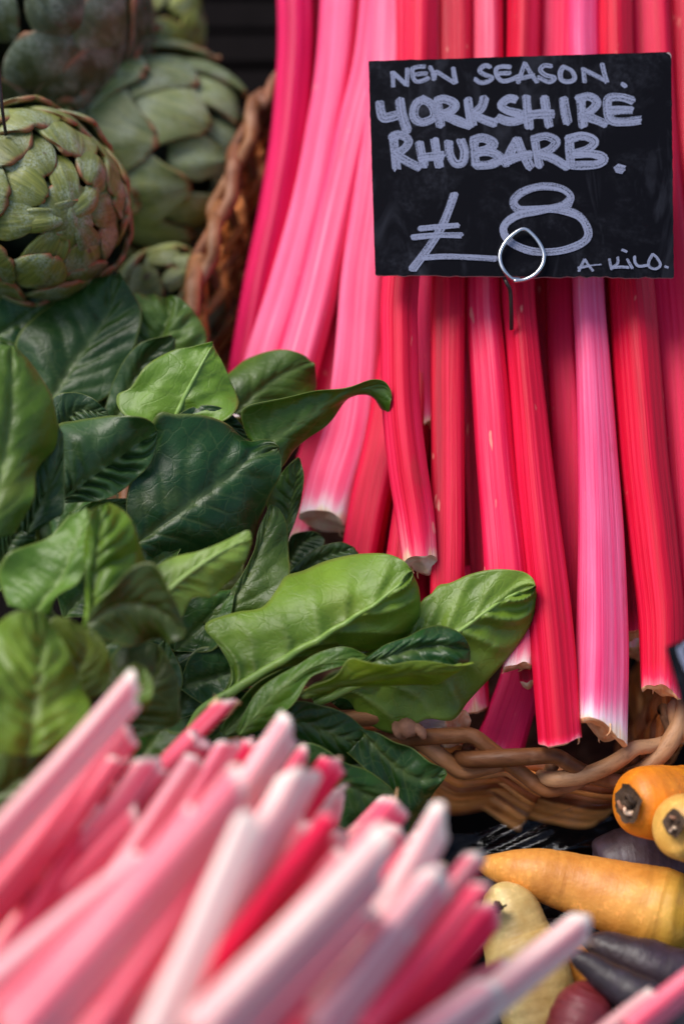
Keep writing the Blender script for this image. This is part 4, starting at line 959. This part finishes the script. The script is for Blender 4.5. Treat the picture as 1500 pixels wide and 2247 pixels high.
for x, y, a_, d_ in ((380, 1440, .9, .728), (450, 1400, .3, .732), (420, 1500, 1.2, .722), (480, 1480, .6, .726), (350, 1480, 1.4, .715), (400, 1360, .5, .735), (560, 1560, .4, .725), (520, 1400, 1.0, .735), (640, 1560, .2, .735), (720, 1560, -.1, .738), (60, 690, .6, .80), (30, 730, .2, .81), (110, 1250, .8, .70), (40, 1620, .7, .66), (240, 1640, .5, .66), (60, 1750, .6, .65), (190, 1290, .9, .690), (250, 1400, .6, .688), (330, 1240, .5, .706), (300, 1330, 1.1, .694), (480, 1480, .3, .712), (450, 1360, .8, .716), (520, 1560, .2, .712)):
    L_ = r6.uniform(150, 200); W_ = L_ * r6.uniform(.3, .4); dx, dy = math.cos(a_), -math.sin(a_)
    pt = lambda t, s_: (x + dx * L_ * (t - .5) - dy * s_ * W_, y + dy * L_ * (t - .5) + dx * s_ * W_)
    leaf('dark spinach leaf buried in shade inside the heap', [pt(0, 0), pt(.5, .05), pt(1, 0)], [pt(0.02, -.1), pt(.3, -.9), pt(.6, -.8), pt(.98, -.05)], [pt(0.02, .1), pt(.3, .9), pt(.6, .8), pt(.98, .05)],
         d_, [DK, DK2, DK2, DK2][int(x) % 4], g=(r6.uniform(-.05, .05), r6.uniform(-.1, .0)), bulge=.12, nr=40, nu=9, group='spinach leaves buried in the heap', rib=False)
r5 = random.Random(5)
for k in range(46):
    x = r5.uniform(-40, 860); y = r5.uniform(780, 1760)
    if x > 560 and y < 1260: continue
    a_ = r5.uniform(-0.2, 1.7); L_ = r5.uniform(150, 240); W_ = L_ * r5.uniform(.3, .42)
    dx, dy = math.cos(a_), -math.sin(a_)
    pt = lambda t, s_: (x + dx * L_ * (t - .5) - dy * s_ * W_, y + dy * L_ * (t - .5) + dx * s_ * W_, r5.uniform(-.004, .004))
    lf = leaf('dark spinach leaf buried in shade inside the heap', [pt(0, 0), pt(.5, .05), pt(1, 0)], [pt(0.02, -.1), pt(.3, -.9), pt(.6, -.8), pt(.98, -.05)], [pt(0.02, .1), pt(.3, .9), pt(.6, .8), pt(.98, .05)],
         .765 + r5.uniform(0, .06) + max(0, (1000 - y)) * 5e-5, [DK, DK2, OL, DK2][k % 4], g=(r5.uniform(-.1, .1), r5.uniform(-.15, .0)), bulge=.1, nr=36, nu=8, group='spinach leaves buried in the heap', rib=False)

# ------------------------------------------------------------------ roots at the lower right
carrot('shiny orange carrot with a dark hollow crown at the right edge', [(1371, 1762, .690, 30), (1380, 1762, .691, 60), (1402, 1762, .694, 78), (1440, 1762, .700, 84), (1520, 1765, .718, 84), (1680, 1770, .75, 76)], lin(232, 140, 24), 0.0, (1379, 1764, .684, 44), rough=.03)
carrot('pale yellow carrot crown in front of the orange one', [(1464, 1812, .664, 22), (1470, 1812, .665, 52), (1488, 1815, .668, 68), (1530, 1822, .677, 72), (1660, 1845, .70, 68)], lin(230, 176, 88), 0.15, (1480, 1808, .656, 30))
carrot('fat grey purple carrot lying behind the long yellow one', [(1308, 1915, .742, 20), (1318, 1912, .742, 54), (1345, 1905, .742, 76), (1430, 1905, .742, 88), (1620, 1930, .742, 84)], lin(84, 68, 78))
carrot('long yellow orange carrot lying across the lower right', [(1522, 2018, .690, 30), (1512, 2016, .690, 70), (1490, 2012, .692, 92), (1440, 2000, .696, 95), (1350, 1968, .70, 82), (1250, 1940, .705, 66), (1160, 1914, .708, 50), (1088, 1903, .716, 30), (1056, 1896, .722, 16), (1040, 1893, .726, 6)], lin(226, 156, 70), 0.6, (1512, 2020, .668, 40), rough=.03)
carrot('cream coloured carrot with a dark scar behind the pink ends', [(1098, 1950, .702, 16), (1102, 1962, .700, 46), (1116, 2000, .698, 66), (1135, 2060, .695, 78), (1160, 2130, .688, 88), (1200, 2300, .675, 80)], lin(212, 184, 116), 0.0, (1082, 2000, .678, 34))
carrot('small orange carrot squeezed beside the cream coloured one', [(1252, 2078, .700, 12), (1258, 2092, .700, 30), (1272, 2150, .700, 44), (1300, 2300, .70, 48)], lin(214, 140, 44))
carrot('upper dark purple carrot tip pointing left', [(1520, 2160, .662, 70), (1440, 2128, .662, 58), (1370, 2098, .666, 45), (1310, 2072, .67, 28), (1286, 2062, .672, 8)], lin(50, 36, 44), rough=.05)
carrot('lower dark purple carrot tip at the bottom right', [(1540, 2280, .640, 56), (1430, 2206, .640, 48), (1335, 2146, .646, 36), (1272, 2106, .65, 22), (1252, 2094, .652, 6)], lin(46, 36, 42), rough=.06)
carrot('reddish root at the bottom between the purple and cream ones', [(1302, 2160, .650, 14), (1296, 2176, .650, 40), (1282, 2215, .648, 62), (1240, 2330, .64, 76)], lin(128, 44, 52))
carrot('dark purple carrot in shade under the long yellow one', [(1130, 2040, .742, 12), (1170, 2048, .742, 30), (1260, 2062, .742, 42), (1420, 2090, .742, 50)], lin(48, 36, 44), rough=.05)
# clear film between the basket and the roots
gx = np.linspace(870, 1560, 80); gy = np.linspace(1720, 2110, 56); GX, GY = np.meshgrid(gx, gy)
w1, w2 = Wob(71), Wob(72)
rg = np.abs(w1(GX / 55 + GY / 40, GY / 60 - GX / 160)); rg2 = np.abs(w2(GX / 18 + GY / 14, GY / 30))
V = []
for x, y, a_, b_ in zip(GX.ravel(), GY.ravel(), rg.ravel(), rg2.ravel()):
    edge_y = 1838 - (x - 1000) * 0.22 if x > 1000 else 1838
    up_ = max(0, (edge_y - y) / 100)
    dd = .748 - .0035 * a_ - .0012 * b_ - .010 * min(1, max(0, (y - edge_y) / 80)) + .02 * max(0, (y - 1900) / 200)
    V.append(P(x, max(y, edge_y - 6 + 10 * math.sin(x / 23.0) * .5), dd))
film = mk('plastic_film', V, grid_faces(56, 80), M_FILM); tagging(film, 'crumpled clear plastic film between the basket and the carrots', 'plastic film')

# ------------------------------------------------------------------ loose rhubarb in front
GF = 'cut rhubarb stalks piled in the foreground'
def straight(pts):
    a = np.array(pts, float); a[:, 2] = .722 - (.722 - a[:, 2]) * .92
    k = np.linspace(0, 1, len(a))[:, None]
    fit = np.stack([np.polyval(np.polyfit(k[:, 0], a[:, i], 1), k[:, 0]) for i in range(3)], 1)
    fit = fit + (a[0] - fit[0]) * .85
    return [tuple(v) for v in a * .15 + fit * .85]
def fs(label, pts, w, **k): return stalk(label, straight(pts), [x * .88 for x in w], group=GF, **{**dict(cut='pink', p=4.6, flat=.56), **k, 'slant': max(.38, k.get('slant', .2)), 'rot': k['rot'] * 1.6, 'col': (.15 + .95 * k['col'][0], k['col'][1] * .35, k['col'][2] * .08)})
fs('first pale pink stalk from the left, its end among the leaves', [(290, 1510, .540), (180, 1690, .512), (0, 1868, .480), (-190, 2050, .44)], [76, 78, 84, 90], rot=20, col=(.66, .12, .35), slant=.1)
fs('salmon stalk lying under the first pale one', [(282, 1612, .560), (205, 1750, .535), (60, 1930, .500), (-60, 2060, .470), (-200, 2220, .43)], [70, 74, 78, 84, 90], rot=20, col=(.46, .0, .15), slant=.1)
fs('red stalk with a ragged cut end near the folded leaf', [(474, 1566, .606), (400, 1606, .594), (320, 1680, .578), (220, 1800, .55), (100, 1960, .52)], [70, 68, 66, 64, 64], rot=50, col=(.40, .0, .3), slant=.5, fray=6)
fs('rosy stalk ending below the ragged red one', [(440, 1628, .585), (350, 1720, .565), (200, 1862, .532), (60, 2010, .50)], [72, 75, 78, 80], rot=20, col=(.50, .1, .15), slant=.1)
fs('thin pink stalk crossing the dark gap at the left', [(226, 1760, .545), (170, 1880, .52), (110, 2000, .495), (20, 2110, .47), (-120, 2300, .43)], [44, 46, 48, 50, 52], rot=20, col=(.44, .3, .1))
fs('pink stalk with a flat end left of centre', [(436, 1672, .560), (368, 1775, .54), (290, 1890, .518), (180, 2040, .49), (40, 2240, .45)], [72, 75, 78, 80, 84], rot=25, col=(.60, .35, .2), slant=.2)
fs('lilac pink stalk sticking up left of the tall pale end', [(500, 1640, .570), (452, 1735, .552), (390, 1850, .532), (300, 1990, .506), (180, 2180, .47)], [60, 66, 70, 72, 74], rot=20, col=(.58, .45, .2))
fs('tall pale end standing highest at the centre', [(628, 1606, .555), (566, 1700, .535), (498, 1800, .514), (400, 1950, .485), (280, 2120, .45)], [88, 88, 84, 82, 80], rot=30, col=(.74, .3, .35), slant=.25)
fs('deep pink stalk in shade between the tall pale ends', [(548, 1636, .590), (520, 1720, .575), (450, 1850, .55), (360, 1990, .52), (260, 2160, .49)], [44, 48, 52, 56, 60], rot=20, col=(.34, .4, .2))
fs('broad blurred pink stalk crossing the bottom left', [(520, 1756, .478), (440, 1846, .462), (330, 1962, .446), (190, 2130, .424), (40, 2310, .40)], [126, 130, 134, 140, 150], rot=20, col=(.58, .12, .3), slant=.1)
fs('lilac white stalk running out at the lower left edge', [(330, 1890, .47), (240, 1950, .456), (110, 2060, .438), (-30, 2170, .42), (-160, 2290, .40)], [78, 86, 92, 98, 104], rot=15, col=(.68, .55, .2), slant=.1)
fs('wide creamy stalk right of the tall pale end', [(654, 1706, .520), (620, 1790, .507), (566, 1900, .489), (500, 2020, .468), (420, 2160, .445)], [104, 108, 104, 100, 100], rot=28, col=(.80, .2, .4), slant=.3)
fs('slender whitish stalk in front of the wide creamy one', [(540, 1820, .455), (500, 1930, .44), (448, 2060, .424), (390, 2180, .41), (330, 2300, .395)], [74, 78, 84, 92, 98], rot=15, col=(.82, .3, .3), slant=.1)
fs('pointed cream splinter of stalk in front of the leaf', [(756, 1727, .585), (728, 1745, .582), (690, 1772, .576), (620, 1850, .56)], [10, 34, 44, 50], rot=20, col=(.88, .0, .6), cut='brown')
fs('vivid crimson stalk standing out in the middle of the pile', [(712, 1826, .500), (640, 1930, .482), (560, 2040, .464), (440, 2190, .44), (360, 2300, .42)], [78, 88, 92, 98, 104], rot=25, col=(.16, .1, .1))
fs('broadest pale stalk in the middle of the bottom edge', [(826, 1890, .444), (760, 1975, .432), (670, 2075, .418), (560, 2180, .404), (440, 2290, .39)], [130, 135, 140, 148, 156], rot=20, col=(.72, .12, .4), slant=.1)
fs('sharp pink stalk end nearest the dark wavy leaf', [(722, 1778, .618), (690, 1830, .608), (640, 1900, .595), (560, 2010, .57)], [88, 88, 86, 84], rot=30, col=(.60, .25, .3), slant=.4, fray=4)
fs('sharp pink end cut flat below the dark leaf tip', [(838, 1772, .626), (790, 1820, .615), (720, 1900, .60), (620, 2020, .575)], [50, 60, 66, 70], rot=35, col=(.52, .15, .35), slant=.4, fray=4)
fs('small red stalk end right of the flat cut end', [(866, 1790, .622), (830, 1820, .615), (760, 1890, .60), (660, 2010, .575)], [34, 44, 52, 60], rot=60, col=(.38, .0, .5), slant=.5, fray=3)
fs('dusky pink stalk behind the broadest pale one', [(800, 1832, .580), (740, 1910, .565), (650, 2030, .54), (540, 2170, .51)], [80, 84, 86, 88], rot=20, col=(.48, .15, .35), slant=.3)
fs('blush stalk just right of the vivid crimson one', [(880, 1830, .560), (820, 1910, .545), (730, 2030, .52), (620, 2170, .49)], [84, 86, 88, 92], rot=20, col=(.52, .1, .3), slant=.2)
fs('blurred white tipped stalk standing up right of centre', [(960, 1806, .520), (925, 1880, .507), (878, 1970, .492), (800, 2110, .468), (700, 2280, .44)], [78, 86, 92, 98, 104], rot=20, col=(.78, .25, .5), slant=.1)
fs('pink stalk end right of the blurred white tip', [(1036, 1888, .530), (985, 1950, .517), (905, 2050, .498), (800, 2180, .474), (700, 2300, .45)], [66, 72, 78, 84, 90], rot=30, col=(.56, .05, .4), slant=.2)
fs('salmon red stalk along the right side of the pile', [(1052, 1950, .500), (985, 2036, .485), (900, 2140, .468), (780, 2280, .445)], [74, 80, 86, 94], rot=40, col=(.40, .0, .25), slant=.1)
fs('washed out stalk beneath the white tipped one', [(946, 1950, .482), (885, 2040, .466), (800, 2150, .45), (690, 2280, .43)], [100, 106, 112, 120], rot=20, col=(.70, .3, .35), slant=.1)
fs('pale stalk pointing right across the cream coloured carrot', [(1262, 2040, .545), (1160, 2105, .528), (1070, 2180, .512), (960, 2300, .49)], [86, 92, 96, 100], rot=20, col=(.76, .2, .4), slant=.35, fray=2)
fs('thin salmon stalk lying under the one pointing right', [(1110, 2116, .555), (1030, 2150, .543), (940, 2190, .53), (820, 2260, .51)], [36, 48, 52, 56], rot=20, col=(.54, .0, .2))
fs('pale lilac stalk at the bottom right of centre', [(1060, 2190, .495), (980, 2240, .482), (880, 2320, .465)], [100, 110, 114], rot=20, col=(.74, .5, .2))
fs('greenish yellow stalk deep in the pile near the carrots', [(1056, 2052, .60), (1000, 2110, .588), (900, 2200, .57), (780, 2320, .55)], [50, 64, 70, 74], rot=20, col=(.80, .0, .6))
fs('pale pink tip at the bottom edge below the purple carrots', [(1440, 2186, .560), (1380, 2226, .55), (1280, 2310, .535)], [50, 60, 64], rot=20, col=(.70, .2, .4))
fs('rosy stalk cutting the bottom right corner', [(1560, 2120, .545), (1480, 2180, .535), (1380, 2270, .52)], [70, 78, 80], rot=20, col=(.56, .35, .1))
fs('slim rosy stalk squeezed between the two first pale stalks', [(258, 1668, .548), (170, 1800, .525), (40, 1965, .495), (-120, 2150, .46)], [56, 60, 64, 68], rot=35, col=(.52, .1, .2))
fs('slim pale stalk resting on the broad blurred pink one', [(412, 1800, .468), (300, 1920, .45), (170, 2060, .432), (0, 2240, .41)], [66, 70, 74, 78], rot=40, col=(.62, .2, .2))
fs('pale stalk between the broad pink one and the slender whitish one', [(486, 1880, .47), (400, 2010, .45), (290, 2160, .43), (190, 2300, .41)], [70, 76, 80, 84], rot=30, col=(.56, .1, .2))
fs('light stalk left of the broadest pale one', [(700, 1990, .45), (610, 2095, .434), (500, 2210, .42), (420, 2300, .41)], [72, 78, 84, 88], rot=35, col=(.66, .1, .2))
fs('light stalk right of the broadest pale one', [(812, 2000, .456), (730, 2095, .442), (620, 2210, .43), (520, 2310, .415)], [76, 82, 88, 92], rot=35, col=(.58, .2, .2))
fs('slim pink stalk below the white tipped one', [(880, 2070, .468), (800, 2165, .455), (700, 2270, .44), (640, 2330, .43)], [66, 72, 78, 80], rot=35, col=(.60, .1, .2))
fs('slim salmon stalk at the far side of the pile by the leaf edge', [(660, 1668, .575), (600, 1760, .558), (520, 1880, .535), (420, 2030, .505)], [52, 56, 60, 64], rot=35, col=(.48, .1, .2))
fs('short pinkish stalk between the sharp ends and the white tip', [(908, 1850, .575), (850, 1920, .56), (760, 2030, .535), (640, 2170, .505)], [58, 64, 70, 74], rot=35, col=(.62, .2, .2))
for k, (x, y) in enumerate([(120, 1830), (240, 1900), (330, 1830), (300, 2000), (420, 1900), (470, 2020), (560, 1900), (620, 2000), (700, 1960), (760, 2060), (860, 2000), (900, 2100), (200, 2080), (380, 2120), (600, 2130), (980, 2120), (60, 2000), (500, 1760), (640, 1790), (780, 1880)]):
    d0 = .575 - (y - 1800) * 1.1e-4
    stalk('crimson stalk in the shade at the bottom of the pile', [(x + 90, y - 110, d0 + .022), (x, y, d0), (x - 130, y + 165, d0 - .035), (x - 260, y + 330, d0 - .07)], [60, 66, 72, 80], rot=20, col=(.42 + .12 * (k % 3), .12, .05), group='stalks at the bottom of the foreground pile', seed=1300 + k)

r9 = random.Random(9)
for k in range(26):
    x = r9.uniform(150, 1000); y0 = 1640 + max(0, (x - 300)) * .36 + r9.uniform(30, 170)
    dx, dy = -r9.uniform(190, 250), r9.uniform(230, 290); d0 = .575 - (y0 - 1600) * 1.5e-4 + r9.uniform(.004, .018)
    stalk('slim pink stalk lying second deep in the foreground pile', [(x + dx * t, y0 + dy * t, d0 - .034 * t) for t in (0, .8, 1.6, 2.6)], [54, 58, 64, 70], rot=r9.uniform(10, 70), p=4.2, flat=.6, cut='pink', slant=.4,
          col=(r9.uniform(.56, .86), r9.uniform(0, .12), .02), group='stalks lying second deep in the foreground pile', seed=2000 + k)
